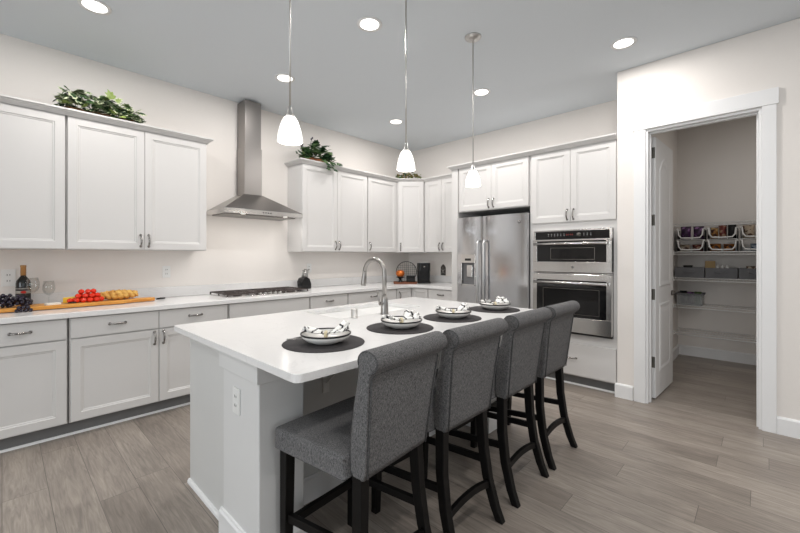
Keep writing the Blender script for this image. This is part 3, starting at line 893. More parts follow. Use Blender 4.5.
# ------------------------------------------------------------------ bar stools
def make_stool():
    t = thing('bar_stool', '', 'stool', (0, 0, 0))
    # seat cushion: rounded block
    m = MB(); m.box(-0.232, 0.232, -0.165, 0.235, 0.532, 0.622)
    bmesh.ops.subdivide_edges(m.bm, edges=m.bm.edges[:], cuts=6, use_grid_fill=True)
    for v in m.bm.verts:
        if v.co.z > 0.618:
            v.co.z += 0.014 * (1 - (v.co.x / 0.232) ** 4) * (1 - ((v.co.y - 0.035) / 0.20) ** 4) - 0.0
        k = (v.co.y + 0.165) / 0.4
        v.co.x *= 0.93 + 0.07 * k
    for f in m.bm.faces: f.smooth = True
    m.build('seat', 'grey_tweed', t, bevel=0.016, seg=3)
    # backrest with a scrolled top
    out = [(-0.155, 0.52), (-0.160, 0.66), (-0.178, 0.80), (-0.196, 0.90), (-0.204, 0.95)]
    cy, cz, r = -0.247, 0.998, 0.047
    for k in range(11):
        a = math.radians(5 + k * 23); out.append((cy + r * math.cos(a), cz + r * math.sin(a)))
    out += [(-0.257, 0.935), (-0.252, 0.88), (-0.247, 0.80), (-0.241, 0.66), (-0.235, 0.53), (-0.228, 0.500), (-0.17, 0.502)]
    out = [(y - 0.028 * (z - 0.5) / 0.5, 0.545 + (z - 0.5) * 0.855) for y, z in out]
    cy -= 0.028
    cz = 0.545 + (cz - 0.5) * 0.85
    def hw(z): return 0.183 + (min(z, 0.96) - 0.54) / 0.42 * 0.032
    m = MB(); rings = []
    for u, dd in ((-1, 0.014), (-1, 0.0), (-0.5, 0), (0, 0), (0.5, 0), (1, 0.0), (1, 0.014)):
        cyy = -0.215
        ring = []
        for i, (y, z) in enumerate(out):
            s = u * (hw(z)) if not dd else u * hw(z)
            if dd:
                # inset ring closes the side softly
                mid = (-0.2 - (z - 0.5) * 0.15) if z < 0.925 else cy
                mz = z if z < 0.925 else cz + (z - cz) * 0.75
                ring.append((s, mid + (y - mid) * 0.72, mz))
            else:
                ring.append((u * (hw(z) - (0.006 if abs(u) == 1 else 0)), y, z))
        rings.append(ring)
    m.loft(rings, True, True, True)
    bk = m.build('backrest', 'grey_tweed', t)
    bk.modifiers.new('ws', 'WEIGHTED_NORMAL')
    # piping that edges the rear panel and the scroll ends
    p = MB(); L = []
    for z0_ in (0.51, 0.60, 0.70, 0.80, 0.90, 0.935):
        z = 0.545 + (z0_ - 0.5) * 0.85; L.append((-(hw(z) - 0.012), -0.238 - (z0_ - 0.5) * 0.102, z))
    top = [(-(hw(0.94) - 0.02) + 0.012, -0.2885, 0.926)]
    Rr = [(-x, y, z) for x, y, z in reversed(L)]
    p.tube(L + top + [(0, -0.290, 0.930)] + [(-x, y, z) for x, y, z in top] + Rr, 0.0032, 6)
    for s in (-1, 1):
        ring = []
        for k in range(0, 14):
            a = math.radians(-20 + k * 22); ring.append((s * (hw(1) - 0.004), cy + 0.044 * math.cos(a), cz + 0.038 * math.sin(a)))
        p.tube(ring, 0.003, 6)
    p.build('piping', 'piping_grey', bk)
    for s in (-1, 1):
        m = MB(); m.sqtube([(s * 0.190, 0.200, 0.535), (s * 0.190, 0.205, 0.25), (s * 0.190, 0.212, 0.0)], (0.045, 0.041, 0.035), (0.045, 0.041, 0.035)); m.build('leg', 'black_wood', t, bevel=0.003)
        m = MB(); m.sqtube([(s * 0.162, -0.195, 0.56), (s * 0.172, -0.202, 0.36), (s * 0.178, -0.225, 0.2), (s * 0.184, -0.262, 0.07), (s * 0.187, -0.292, 0.0)], (0.042, 0.04, 0.038, 0.036, 0.034), (0.046, 0.044, 0.042, 0.04, 0.038)); m.build('leg', 'black_wood', t, bevel=0.003)
        m = MB(); m.bar((s * 0.176, -0.20, 0.285), (s * 0.19, 0.19, 0.25), 0.020, 0.034); m.build('stretcher', 'black_wood', t, bevel=0.002)
    m = MB(); m.bar((-0.172, 0.206, 0.215), (0.172, 0.206, 0.215), 0.022, 0.036); m.build('stretcher', 'black_wood', t, bevel=0.002)
    m = MB(); pts = []
    rings = []
    for k in range(9):
        u = k / 8 * 2 - 1; x = u * 0.164; yy = -0.232 + 0.0 * u; z = 0.175 + 0.022 * (1 - u * u)
        rings.append([(x, yy - 0.010, z - 0.016), (x, yy + 0.010, z - 0.016), (x, yy + 0.010, z + 0.018), (x, yy - 0.010, z + 0.018)])
    m.loft(rings); m.build('stretcher', 'black_wood', t, bevel=0.002)
    return t


GS = 'bar stools along the island'
stool = make_stool()
spots = [(1.02, 1.235, 0.085, 'grey tweed bar stool nearest the camera, its whole seat in view'),
         (1.525, 1.235, 0.0, 'grey tweed bar stool second from the camera, behind the nearest one'),
         (2.065, 1.235, 0.0, 'grey tweed bar stool third from the camera, before the farthest one'),
         (2.55, 1.235, 0.0, 'grey tweed bar stool farthest away, in front of the ovens')]
for i, (x, y, rz, lb) in enumerate(spots):
    if i == 0:
        stool.location = (x, y, 0); stool.rotation_euler = (0, 0, rz); stool['label'] = lb; stool['group'] = GS
    else:
        dup(stool, (x, y, 0), rz, lb, GS)

# ------------------------------------------------------------------ place settings
seat_names = ['nearest the camera', 'second from the camera', 'third from the camera', 'farthest from the camera']
mats = [(1.03, 1.47), (1.54, 1.47), (2.02, 1.46), (2.55, 1.46)]
m = MB(); m.lathe([(0.0, 0), (0.187, 0), (0.188, 0.0015), (0.187, 0.003), (0.0, 0.003)], n=48)
pm = m.build('placemat', 'placemat')
# bowl: white shallow pasta plate with black rim
pb = thing('bowl', '', 'bowl')
m = MB(); m.lathe([(0.0, 0.0), (0.062, 0.0), (0.066, 0.004), (0.092, 0.012), (0.108, 0.026), (0.1145, 0.040), (0.1115, 0.041), (0.104, 0.028), (0.088, 0.016), (0.06, 0.010), (0.0, 0.010)], n=40)
m.build('dish', 'ceramic', pb)
m = MB(); m.lathe([(0.1146, 0.0365), (0.1168, 0.041), (0.1155, 0.0450), (0.1115, 0.0445), (0.1105, 0.0395), (0.1146, 0.0365)], n=40); m.build('rim', 'black_rim', pb)


def napkin(seed):
    rd = random.Random(seed)
    nt = thing('napkin', '', 'napkin')
    m = MB()
    # folded cloth gathered at a ring, fanning to both sides
    for side, n in ((-1, 3), (1, 4)):
        for k in range(n):
            a = (k - (n - 1) / 2) * 0.42 + rd.uniform(-0.06, 0.06) + (0 if side > 0 else PI)
            Ln = 0.085 + rd.uniform(-0.01, 0.012)
            rings = []
            for j in range(5):
                u = j / 4; rr = u * Ln; wv = 0.006 + 0.027 * u; zz = 0.020 + 0.030 * u + 0.012 * math.sin(u * PI * 1.4 + k) * 0.6 + k * 0.003
                c = Vector((math.cos(a) * rr, math.sin(a) * rr, zz)); sd = Vector((-math.sin(a), math.cos(a), 0)) * wv
                rings.append([c - sd, c - sd * 0.5 + Vector((0, 0, 0.010 * u)), c, c + sd * 0.5 + Vector((0, 0, 0.011 * u)), c + sd + Vector((0, 0, -0.002)),
                              c + sd * 0.5 + Vector((0, 0, 0.008 * u - 0.003)), c + Vector((0, 0, -0.003)), c - sd * 0.5 + Vector((0, 0, 0.007 * u - 0.003))])
            m.loft(rings, True, True, True)
    m.build('cloth', 'napkin_cloth', nt)
    r = MB(); pts = [(0.0, math.cos(2 * PI * k / 16) * 0.016, 0.022 + math.sin(2 * PI * k / 16) * 0.014) for k in range(17)]
    r.tube(pts, 0.006, 8); r.build('napkin_ring', 'cream_ring', nt)
    return nt


for i, (x, y) in enumerate(mats):
    p = pm if i == 0 else dup(pm, (0, 0, 0))
    p.location = (x, y, 0.9202); tag(p, 'round dark grey placemat ' + seat_names[i] + ' on the island', 'placemat', 'round placemats on the island')
    q = pb if i == 0 else dup(pb, (0, 0, 0))
    q.location = (x + 0.008, y - 0.004, 0.9234); tag(q, 'white bowl with black rim ' + seat_names[i] + ' on its placemat', 'bowl', 'bowls on the placemats')
    nk = napkin(i); nk.location = (x + 0.008, y - 0.004, 0.9234 + 0.012); nk.scale = (1.15, 1.15, 1.0); nk.rotation_euler = (0, 0, [-0.75, -0.5, -0.9, -0.6][i])
    tag(nk, 'black patterned white napkin in the bowl ' + seat_names[i], 'napkin', 'napkins in the bowls')
# little fork lying left of the first bowl
t = thing('fork', 'small silver fork end lying left of the nearest bowl', 'fork', (0.985, 1.600, 0.9235), 2.4)
m = MB(); m.box(-0.05, 0.02, -0.004, 0.004, 0, 0.002)
m.build('fork_handle', 'blade', t); m = MB()
m.box(0.02, 0.035, -0.011, 0.011, 0, 0.002)
for k in range(4): m.box(0.035, 0.065, -0.011 + k * 0.0063, -0.008 + k * 0.0063, 0, 0.002)
m.build('tines', 'blade', t)

# ------------------------------------------------------------------ range hood
t = thing('range_hood', 'stainless pyramid range hood with square chimney on the stove wall', 'range hood')
hx0, hx1, hy0, hyb = 1.50, 2.37, 3.80, YW - 0.002
m = MB(); m.box(1.828, 2.012, 4.080, hyb, 2.50, 3.03); m.build('upper_chimney', 'steel_hood', t, bevel=0.002)
m = MB(); m.box(1.820, 2.018, 4.073, hyb, 1.99, 2.515); m.build('lower_chimney', 'steel_hood', t, bevel=0.002)
m = MB(); m.loft([[(hx0, hy0, 1.800), (hx1, hy0, 1.800), (hx1, hyb, 1.800), (hx0, hyb, 1.800)],
                  [(1.810, 4.063, 1.995), (2.028, 4.063, 1.995), (2.028, hyb, 1.995), (1.810, hyb, 1.995)]])
m.build('canopy', 'steel_hood', t, bevel=0.003)
m = MB(); m.box(hx0, hx1, hy0, hyb, 1.752, 1.7995); rim = m.build('canopy_rim', 'steel', t, bevel=0.002)
for k in range(3): MB().box(hx0 + 0.04 + k * 0.265, hx0 + 0.295 + k * 0.265, hy0 + 0.08, hyb - 0.05, 1.746, 1.7515).build('grease_filter', 'dark_nickel', rim)
for lx in (1.70, 2.17):
    m = MB(); m.lathe([(0.0, -0.0020), (0.020, -0.0020), (0.022, -0.0003), (0.0, -0.0003)], (lx, 3.835, 1.752)); m.build('hood_lamp', 'lamp_glass', rim)
    l = bpy.data.lights.new('hood_light', 'AREA'); l.shape = 'DISK'; l.size = 0.06; l.energy = 4.5; l.color = (1, 0.95, 0.9)
    o = bpy.data.objects.new('hood_light', l); C.objects.link(o); o.location = (lx, 3.84, 1.735); o.rotation_euler = (math.radians(12), 0, 0)
m = MB()
for k in range(4): m.lathe([(0.007, 0), (0.007, 0.003), (0, 0.004)], (1.90 + k * 0.028, hy0, 1.776), 12, ax='y')
m.build('buttons', 'black_plastic', rim)

# gas cooktop
t = thing('cooktop', 'stainless five-burner gas cooktop with cast iron grates on the counter', 'cooktop', (1.945, 3.945, 0.9143))
MB().slab(rrect(-0.455, 0.455, -0.235, 0.235, 0.02), 0, 0.010).build('plate', 'steel', t, bevel=0.003)
for bx, by, r in ((-0.30, -0.10, 0.035), (-0.30, 0.12, 0.045), (0, 0.02, 0.055), (0.30, -0.10, 0.035), (0.30, 0.12, 0.045)):
    m = MB(); m.lathe([(r + 0.012, 0.010), (r + 0.010, 0.018), (r, 0.020), (r, 0.028), (r - 0.006, 0.031), (0, 0.032)], (bx, by, 0), 20); m.build('burner', 'cast_iron', t)
for gx in (-0.30, 0.0, 0.30):
    m = MB(); w2, d2 = 0.145, 0.215; z = 0.032
    for (p, q) in (((gx - w2, -d2, z), (gx + w2, -d2, z)), ((gx - w2, d2, z), (gx + w2, d2, z)), ((gx - w2, -d2, z), (gx - w2, d2, z)), ((gx + w2, -d2, z), (gx + w2, d2, z)),
                   ((gx - w2, 0, z), (gx + w2, 0, z)), ((gx, -d2, z), (gx, d2, z)), ((gx - w2, -0.11, z), (gx + w2, -0.11, z)), ((gx - w2, 0.11, z), (gx + w2, 0.11, z))):
        m.bar(p, q, 0.009, 0.009)
    for sx in (-w2, w2):
        for sy in (-d2, 0, d2): m.box(gx + sx - 0.006, gx + sx + 0.006, sy - 0.006, sy + 0.006, 0.010, 0.030)
    m.build('grate', 'cast_iron', t)
for k in range(5):
    m = MB(); m.lathe([(0.018, 0.010), (0.017, 0.030), (0.013, 0.033), (0, 0.034)], (-0.11 + k * 0.055, -0.205 - 0.0, 0), 14)
    m.build('knob', 'nickel', t)

# knife block
t = thing('knife_block', 'black knife block with upright steel-handled knives right of the cooktop', 'knife block', (2.585, 4.10, 0.9143), 0.2)
m = MB(); prof = [(-0.075, 0.0), (0.07, 0.0), (0.075, 0.06), (0.045, 0.125), (-0.01, 0.15), (-0.06, 0.135), (-0.085, 0.09)]
m.loft([[(x, -0.045, z) for x, z in prof], [(x, 0.045, z) for x, z in prof]]); m.build('block', 'black_plastic', t, bevel=0.008)
for k in range(6):
    m = MB(); x = -0.03 + 0.024 * (k % 3) + 0.006; y = -0.02 + 0.04 * (k // 3)
    m.tube([(x, y, 0.125), (x + 0.012, y, 0.19), (x + 0.022 + 0.004 * (k % 3), y, 0.245 - 0.012 * (k % 2))], [0.008, 0.009, 0.010], 8); m.build('knife_handle', 'nickel', t)

# ------------------------------------------------------------------ pendants and downlights
def make_pendant():
    t = thing('pendant_light', '', 'pendant lamp')
    m = MB(); m.lathe([(0.064, 0), (0.064, -0.006), (0.058, -0.014), (0.03, -0.022), (0.010, -0.026), (0.008, -0.045), (0.0, -0.046)], n=28); m.build('canopy', 'nickel', t)
    m = MB(); m.tube([(0, 0, -0.04), (0, 0, -1.02)], 0.0045, 10); m.build('rod', 'nickel', t)
    m = MB(); m.lathe([(0.0, -1.0), (0.009, -1.005), (0.011, -1.03), (0.020, -1.046), (0.023, -1.055), (0.0, -1.056)], n=20); m.build('socket_cap', 'nickel', t)
    m = MB(); m.lathe([(0.016, -1.050), (0.028, -1.058), (0.039, -1.078), (0.049, -1.110), (0.0565, -1.145), (0.0595, -1.174), (0.057, -1.176), (0.053, -1.145), (0.046, -1.110), (0.036, -1.080), (0.016, -1.060), (0.016, -1.050)], n=32)
    m.build('shade', 'lamp_glass', t)
    m = MB(); m.ball((0, 0, -1.10), 0.026, 8, (1, 1, 1.3)); m.build('bulb', 'lamp_disc', t)
    return t


pl = make_pendant()
for i, (x, lb) in enumerate(((0.961, 'white glass pendant lamp hanging nearest the camera, left of the three'), (1.786, 'white glass pendant lamp in the middle of the three over the island'), (2.564, 'white glass pendant lamp farthest away, its ceiling canopy in view'))):
    p = pl if i == 0 else dup(pl, (0, 0, 0))
    p.location = (x, 1.652, H); tag(p, lb, 'pendant lamp', 'pendant lamps over the island')
    l = bpy.data.lights.new('pendant_bulb', 'POINT'); l.energy = PENDANT; l.color = (1, 0.94, 0.86); l.shadow_soft_size = 0.05
    o = bpy.data.objects.new('pendant_bulb_light', l); C.objects.link(o); o.location = (x, 1.652, H - 1.22)

dl0 = thing('downlight', '', 'ceiling light')
m = MB(); m.lathe([(0.070, -0.004), (0.092, -0.006), (0.094, 0.0), (0.070, 0.0), (0.070, -0.004)], n=32); m.build('ring', 'trim_white', dl0)
m = MB(); m.lathe([(0.0, -0.0035), (0.071, -0.0035), (0.071, 0.0), (0.0, 0.0)], n=32); m.build('lens', 'lamp_disc', dl0)
dls = [(0.443, 3.335, 'round recessed ceiling light at top left of the picture, above the variegated ivy'),
       (1.889, 2.117, 'round recessed ceiling light between the left and middle pendant rods, nearest'),
       (1.896, 3.353, 'round recessed ceiling light just left of the nearest pendant rod'),
       (3.495, 3.408, 'round recessed ceiling light nearest the far corner'),
       (3.487, 2.142, 'round recessed ceiling light beside the farthest pendant rod'),
       (3.479, 0.816, 'round recessed ceiling light at right near the pantry wall')]
for i, (x, y, lb) in enumerate(dls):
    p = dl0 if i == 0 else dup(dl0, (0, 0, 0))
    p.location = (x, y, H - 0.0005); tag(p, lb, 'ceiling light', 'recessed ceiling lights')
for x, y in [(a, b) for a, b, _ in dls] + [(0.443, -0.4), (1.889, -0.4), (-1.2, 1.5), (2.9, -2.2), (0.4, -2.4)]:
    l = bpy.data.lights.new('downlight_lamp', 'AREA'); l.shape = 'DISK'; l.size = 0.14; l.energy = DOWNLIGHT; l.color = (1, 0.965, 0.935)
    o = bpy.data.objects.new('downlight_lamp', l); C.objects.link(o); o.location = (x, y, H - 0.012)
l = bpy.data.lights.new('pantry_lamp', 'AREA'); l.shape = 'DISK'; l.size = 0.2; l.energy = PANTRYLIGHT; l.color = (1, 0.95, 0.9)
o = bpy.data.objects.new('pantry_lamp', l); C.objects.link(o); o.location = (5.2, -0.5, H - 0.02)


# ------------------------------------------------------------------ outlets
def outlet(loc, rz, lb, gang=1):
    t = thing('outlet', lb, 'outlet', loc, rz, 'white wall outlets')
    w2 = 0.035 * gang + (0.022 if gang > 1 else 0)
    MB().box(-w2, w2, -0.006, 0, -0.058, 0.058).build('plate', 'white_plastic', t, bevel=0.002)
    for g in range(gang):
        cx = 0 if gang == 1 else (-0.023 + 0.046 * g)
        for dz in (-0.02, 0.02):
            m = MB(); m.box(cx - 0.016, cx + 0.016, -0.0075, -0.006, dz - 0.014, dz + 0.014); s = m.build('socket', 'white_plastic', t)
            m = MB(); m.box(cx - 0.008, cx - 0.005, -0.0082, -0.0075, dz - 0.006, dz + 0.006); m.box(cx + 0.005, cx + 0.008, -0.0082, -0.0075, dz - 0.005, dz + 0.005); m.build('slots', 'black_matte', s)
    return t


outlet((0.035, YW - 0.001, 1.15), 0, 'white wall outlet at far left behind the wine bottle').scale = (1.15, 1, 1.15)
outlet((1.125, YW - 0.001, 1.165), 0, 'white wall outlet between the bread board and the cooktop')
outlet((2.76, YW - 0.001, 1.165), 0, 'white wall outlet just right of the knife block')
outlet((0.7215, 1.69, 0.68), -PI / 2, 'white outlet on the island corner column')

# lantern-shaped plug-in light above the right wall outlet
t = thing('night_light', 'small grey lantern-shaped plug-in light on right wall beside the refrigerator', 'night light', (XW - 0.002, 3.55, 1.085), -PI / 2); t.scale = (1.15, 1, 1.2)
m = MB(); pr = [(-0.04, -0.05), (0.04, -0.05), (0.04, 0.05), (0.022, 0.075), (0.006, 0.088), (-0.006, 0.088), (-0.022, 0.075), (-0.04, 0.05)]
m.loft([[(x, -0.012, z) for x, z in pr], [(x, -0.002, z) for x, z in pr]]); m.build('plate', 'dark_nickel', t, bevel=0.002)
m = MB()
for a, b_ in (((-0.028, -0.03), (0.028, 0.03)), ((-0.028, 0.03), (0.028, -0.03)), ((0, -0.04), (0, 0.06))): m.tube([(a[0], -0.015, a[1]), (b_[0], -0.015, b_[1])], 0.003, 6)
m.build('ornament', 'nickel', t)

# ------------------------------------------------------------------ food on the left counter
Z0 = 0.9143
t = thing('cutting_board', 'long honey-coloured wooden board lying along the left counter', 'cutting board', (0, 0, Z0))
pts = [(-0.75, 3.90), (-0.75, 4.13), (-0.72, 4.14), (0.72, 4.10), (0.80, 4.07), (0.93, 4.045), (0.96, 4.02), (0.955, 3.975), (0.93, 3.96), (0.78, 3.95), (0.72, 3.91), (-0.70, 3.88)]
m = MB(); m.slab(pts, 0.004, 0.032); m.build('plank', 'board_wood', t, bevel=0.004)
m = MB()
for x in (-0.6, 0.6): m.lathe([(0.012, 0), (0.012, 0.0042), (0, 0.0042)], (x, 4.0, 0), 12)
m.build('foot_pads', 'black_matte', t)
ZB = Z0 + 0.0322

t = thing('wine_bottle', 'dark wine bottle with gold foil neck behind the grapes', 'bottle', (0.115, 4.185, Z0))
MB().lathe([(0.0, 0.0), (0.040, 0.0), (0.043, 0.005), (0.043, 0.195), (0.040, 0.212), (0.026, 0.235), (0.0165, 0.250), (0.0155, 0.262), (0.0155, 0.268), (0.0, 0.268)], n=28).build('glass', 'bottle_glass', t)
MB().lathe([(0.0, 0.268), (0.0160, 0.255), (0.0170, 0.256), (0.0168, 0.32), (0.0180, 0.322), (0.0180, 0.335), (0.0, 0.336)], n=24).build('foil', 'foil_gold', t)
m = MB(); m.lathe([(0.0434, 0.04), (0.0438, 0.04), (0.0438, 0.165), (0.0434, 0.165), (0.0434, 0.04)], n=28); lb = m.build('label', 'bottle_label', t)
m = MB(); m.lathe([(0.0439, 0.115), (0.0442, 0.115), (0.0442, 0.137), (0.0439, 0.137), (0.0439, 0.115)], n=28); m.build('label_band', 'label_band', lb)
m = MB(); m.lathe([(0.0439, 0.15), (0.0441, 0.15), (0.0441, 0.157), (0.0439, 0.157), (0.0439, 0.15)], n=28); m.build('label_line', 'label_band', lb)
m = MB(); m.ball((0.0, -0.0445, 0.127), 0.014, 8, (1.2, 0.15, 0.75)); m.build('emblem', 'red_emblem', lb)


def glass_mb():
    m = MB()
    m.lathe([(0.0, 0.0), (0.034, 0.0), (0.034, 0.002), (0.006, 0.006), (0.0035, 0.012), (0.0035, 0.085), (0.012, 0.092), (0.030, 0.108), (0.040, 0.135), (0.039, 0.165), (0.032, 0.205),
             (0.031, 0.205), (0.038, 0.165), (0.039, 0.135), (0.029, 0.110), (0.010, 0.095), (0.0, 0.094)], n=28)
    return m


g = glass_mb().build('wine_glass', 'clear_glass'); g.location = (0.262, 4.185, Z0); tag(g, 'empty clear wine glass standing alone right of the wine bottle', 'wine glass', 'wine glasses by the bottle')
g2 = dup(g, (0.165, 4.09, ZB)); tag(g2, 'empty clear wine glass in front of the wine bottle', 'wine glass', 'wine glasses by the bottle')

# grapes spilling over the front edge
t = thing('grape_bunch', 'bunch of black grapes spilling off the board in front of the bottle', 'grapes', (0.045, 3.955, ZB))
gm = MB(); gm.ball((0, 0, 0), 0.0125, 10); g0 = gm.build('grape', 'grape_black', t)
rd = random.Random(3); cnt = 0; placed = []
tries = 0
while cnt < 80 and tries < 6000:
    tries += 1
    u = rd.random(); x = -0.15 + u * 0.26; y = rd.uniform(-0.05, 0.055)
    hmax = 0.085 * (1 - ((x + 0.03) / 0.16) ** 2) * (1 - (y / 0.07) ** 2)
    z = 0.0128 + max(0, rd.random() * hmax)
    p = Vector((x, y, z))
    if any((p - q).length < 0.019 for q in placed): continue
    placed.append(p); cnt += 1
for k in range(7):
    placed.append(Vector((0.028 + 0.024 * (k % 4) + 0.010 * (k // 4), -0.086 + 0.002 * (k // 4), -0.0195 + 0.022 * (k // 4))))
for k, p in enumerate(placed):
    o = g0 if k == 0 else g0.copy()
    if k: C.objects.link(o); o.parent = t
    o.location = p; o.scale = (1, 1, 1.12)
m = MB(); m.tube([(-0.15, 0.01, 0.03), (-0.05, 0, 0.045), (0.04, -0.01, 0.04)], 0.003, 6); m.build('stalk', 'stem', t)

# tomatoes heaped on the board
tm = thing('tomato', '', 'tomato')
m = MB(); m.ball((0, 0, 0.0191), 0.0205, 12, (1, 1, 0.93)); m.build('fruit', 'tomato', tm)
m = MB()
for k in range(5):
    a = k * 2 * PI / 5; m.loft([[(0.0015 * math.cos(a + 1.5), 0.0015 * math.sin(a + 1.5), 0.0385), (-0.0015 * math.cos(a + 1.5), -0.0015 * math.sin(a + 1.5), 0.0385), (0, 0, 0.0395)],
                                [(0.009 * math.cos(a) + 0.0004, 0.009 * math.sin(a), 0.038), (0.009 * math.cos(a) - 0.0004, 0.009 * math.sin(a), 0.038), (0.009 * math.cos(a), 0.009 * math.sin(a), 0.0385)]])
m.build('calyx', 'tomato_stem', tm)
tx, ty = 0.472, 4.0
layers = [(0, [(-0.10, -0.03), (-0.062, -0.045), (-0.02, -0.05), (0.022, -0.048), (0.064, -0.045), (0.098, -0.02), (-0.07, 0.0), (-0.028, -0.006), (0.014, -0.004), (0.056, -0.002), (-0.05, 0.042), (-0.006, 0.04), (0.036, 0.042), (0.078, 0.025)]),
          (1, [(-0.050, -0.022), (-0.006, -0.026), (0.038, -0.023), (0.075, -0.012), (-0.030, 0.020), (0.014, 0.019), (0.056, 0.024)]), (2, [(-0.028, -0.004), (0.014, -0.006), (0.050, 0.004)])]
words = {0: 'bottom of the heap', 1: 'middle layer of the heap', 2: 'top of the heap'}
side = lambda x: 'left side' if x < -0.035 else ('right side' if x > 0.035 else 'centre')
back = lambda y: 'front' if y < -0.02 else ('rear' if y > 0.025 else 'mid-depth')
first = True; k = 0
for lay, ps in layers:
    for (x, y) in ps:
        o = tm if first else dup(tm, (0, 0, 0))
        first = False; k += 1
        o.location = (tx + x, ty + y, ZB + 0.0005 + lay * 0.033); o.rotation_euler = (rd.uniform(-.5, .5) if lay else 0, rd.uniform(-.5, .5) if lay else 0, rd.uniform(0, 6)) if False else (0, 0, rd.uniform(0, 6))
        tag(o, 'red tomato on the board, %s, %s, %s' % (words[lay], side(x), back(y)), 'tomato', 'red tomatoes heaped on the board: ' + words[lay] + ' ' + side(x) + ' ' + back(y))

m = MB(); m.loft([[(0, 0, 0), (0.085, -0.02, 0), (0.085, 0.05, 0)], [(0.0, 0, 0.042), (0.085, -0.02, 0.042), (0.085, 0.05, 0.042)]])
o = m.build('cheese_wedge', 'cheese_yellow', bevel=0.003); o.location = (0.335, 4.05, ZB); tag(o, 'yellow cheese wedge left of the tomatoes', 'cheese')
m = MB(); m.slab(rrect(-0.045, 0.045, -0.03, 0.03, 0.01), 0, 0.014)
o = m.build('cheese_slice', 'cheese_white', bevel=0.003); o.location = (0.27, 3.955, ZB); o.rotation_euler = (0, 0, 0.2); tag(o, 'flat piece of white cheese on the board near the wine glass', 'cheese')
t = thing('cheese_knife', 'small knife with dark handle beside the white cheese', 'knife', (0.355, 3.935, ZB), 0.1)
MB().box(-0.035, 0.0, -0.008, 0.008, 0.002, 0.004).build('blade', 'blade', t)
MB().tube([(0, 0, 0.007), (0.03, 0, 0.0085), (0.055, 0, 0.007)], [0.005, 0.0065, 0.005], 8).build('knife_handle', 'black_plastic', t)
# braided loaf
t = thing('bread_loaf', 'long golden braided bread loaf at the right of the board', 'bread', (0.695, 4.01, ZB)); t.scale = (1.0, 1.35, 1.5)
m = MB()
for ph in (0, 2 * PI / 3, 4 * PI / 3):
    pts = []; rad = []
    for k in range(40):
        u = k / 39; a = ph + u * 2.2 * 2 * PI; e_ = math.sin(PI * (0.06 + 0.88 * u)) ** 0.6
        pts.append((-0.135 + 0.27 * u, math.sin(a) * 0.023 * e_, 0.026 + math.sin(2 * a) * 0.010)); rad.append(0.0195 * e_)
    m.tube(pts, rad, 10)
zmin = min(v.co.z for v in m.bm.verts)
for v in m.bm.verts: v.co.z -= zmin
m.build('loaf', 'bread', t)
t = thing('bread_knife', 'dark-handled knife poking past the right end of the board', 'knife', (0.985, 4.04, Z0), 0.5)
MB().box(-0.05, 0.0, -0.009, 0.009, 0.004, 0.006).build('blade', 'blade', t)
MB().tube([(0, 0, 0.010), (0.04, 0, 0.012), (0.085, 0, 0.010)], [0.007, 0.0095, 0.008], 8).build('knife_handle', 'black_plastic', t)

# ------------------------------------------------------------------ corner appliances
t = thing('coffee_maker', 'tall black coffee maker on the corner counter', 'coffee maker', (4.342, 3.653, Z0), -PI / 4)
m = MB(); m.slab(rrect(-0.095, 0.095, -0.08, 0.13, 0.03), 0, 0.025); m.build('base', 'black_plastic', t, bevel=0.003)
m = MB(); m.slab(rrect(-0.095, 0.095, 0.0, 0.13, 0.03), 0.0255, 0.30); m.build('tower', 'black_plastic', t, bevel=0.006)
m = MB(); m.slab(rrect(-0.09, 0.09, -0.09, 0.01, 0.035), 0.185, 0.302); hd = m.build('brew_head', 'black_plastic', t, bevel=0.008)
m = MB(); m.slab(rrect(-0.07, 0.07, -0.07, 0.05, 0.03), 0.3025, 0.312); m.build('lid', 'nickel', hd, bevel=0.003)
m = MB(); m.lathe([(0.014, 0), (0.012, 0.02), (0, 0.02)], (0, -0.09, 0.245), 14, ax='y'); m.build('button', 'dark_nickel', hd)

t = thing('serving_tray', 'reddish wooden tray in the counter corner left of coffee maker', 'tray', (4.13, 3.837, Z0), -PI / 4)
m = MB(); m.slab(rrect(-0.17, 0.17, -0.13, 0.10, 0.02), 0, 0.014); m.build('tray_base', 'tray_wood', t, bevel=0.003)
m = MB(); m.slab(rrect(-0.175, 0.175, -0.135, 0.105, 0.02), 0.0142, 0.026, [rrect(-0.163, 0.163, -0.123, 0.093, 0.02)]); m.build('tray_rim', 'tray_wood', t)
zt = Z0 + 0.0145
t = thing('pod_box', 'black box for coffee pods on the corner tray', 'box', (4.195, 3.785, zt), -PI / 4)
MB().box(-0.065, 0.065, -0.05, 0.05, 0, 0.10).build('box', 'black_plastic', t, bevel=0.004)
MB().box(-0.058, 0.058, -0.054, -0.0505, 0.015, 0.06).build('drawer', 'black_matte', t, bevel=0.002)
t = thing('candle_jar', 'round orange glowing jar on a black stand in the corner', 'candle', (4.07, 3.88, zt), -PI / 4)
MB().lathe([(0.0, 0), (0.055, 0), (0.055, 0.01), (0.02, 0.02), (0.02, 0.06), (0.06, 0.075), (0.06, 0.085), (0.0, 0.085)], n=20).build('stand', 'black_plastic', t)
MB().lathe([(0.0, 0.086), (0.04, 0.088), (0.062, 0.11), (0.066, 0.135), (0.055, 0.165), (0.035, 0.18), (0.0, 0.182)], n=24).build('jar', 'copper', t)
t = thing('wire_fruit_stand', 'round black wire stand arching behind the orange jar', 'wire stand', (4.225, 3.895, Z0), -PI / 4)
m = MB()
for yy in (0.055, 0.105):
    m.tube([(0.155 * math.cos(2 * PI * k / 36), yy, 0.165 + 0.155 * math.sin(2 * PI * k / 36)) for k in range(37)], 0.004, 6)
m.build('hoop', 'black_matte', t)
m = MB()
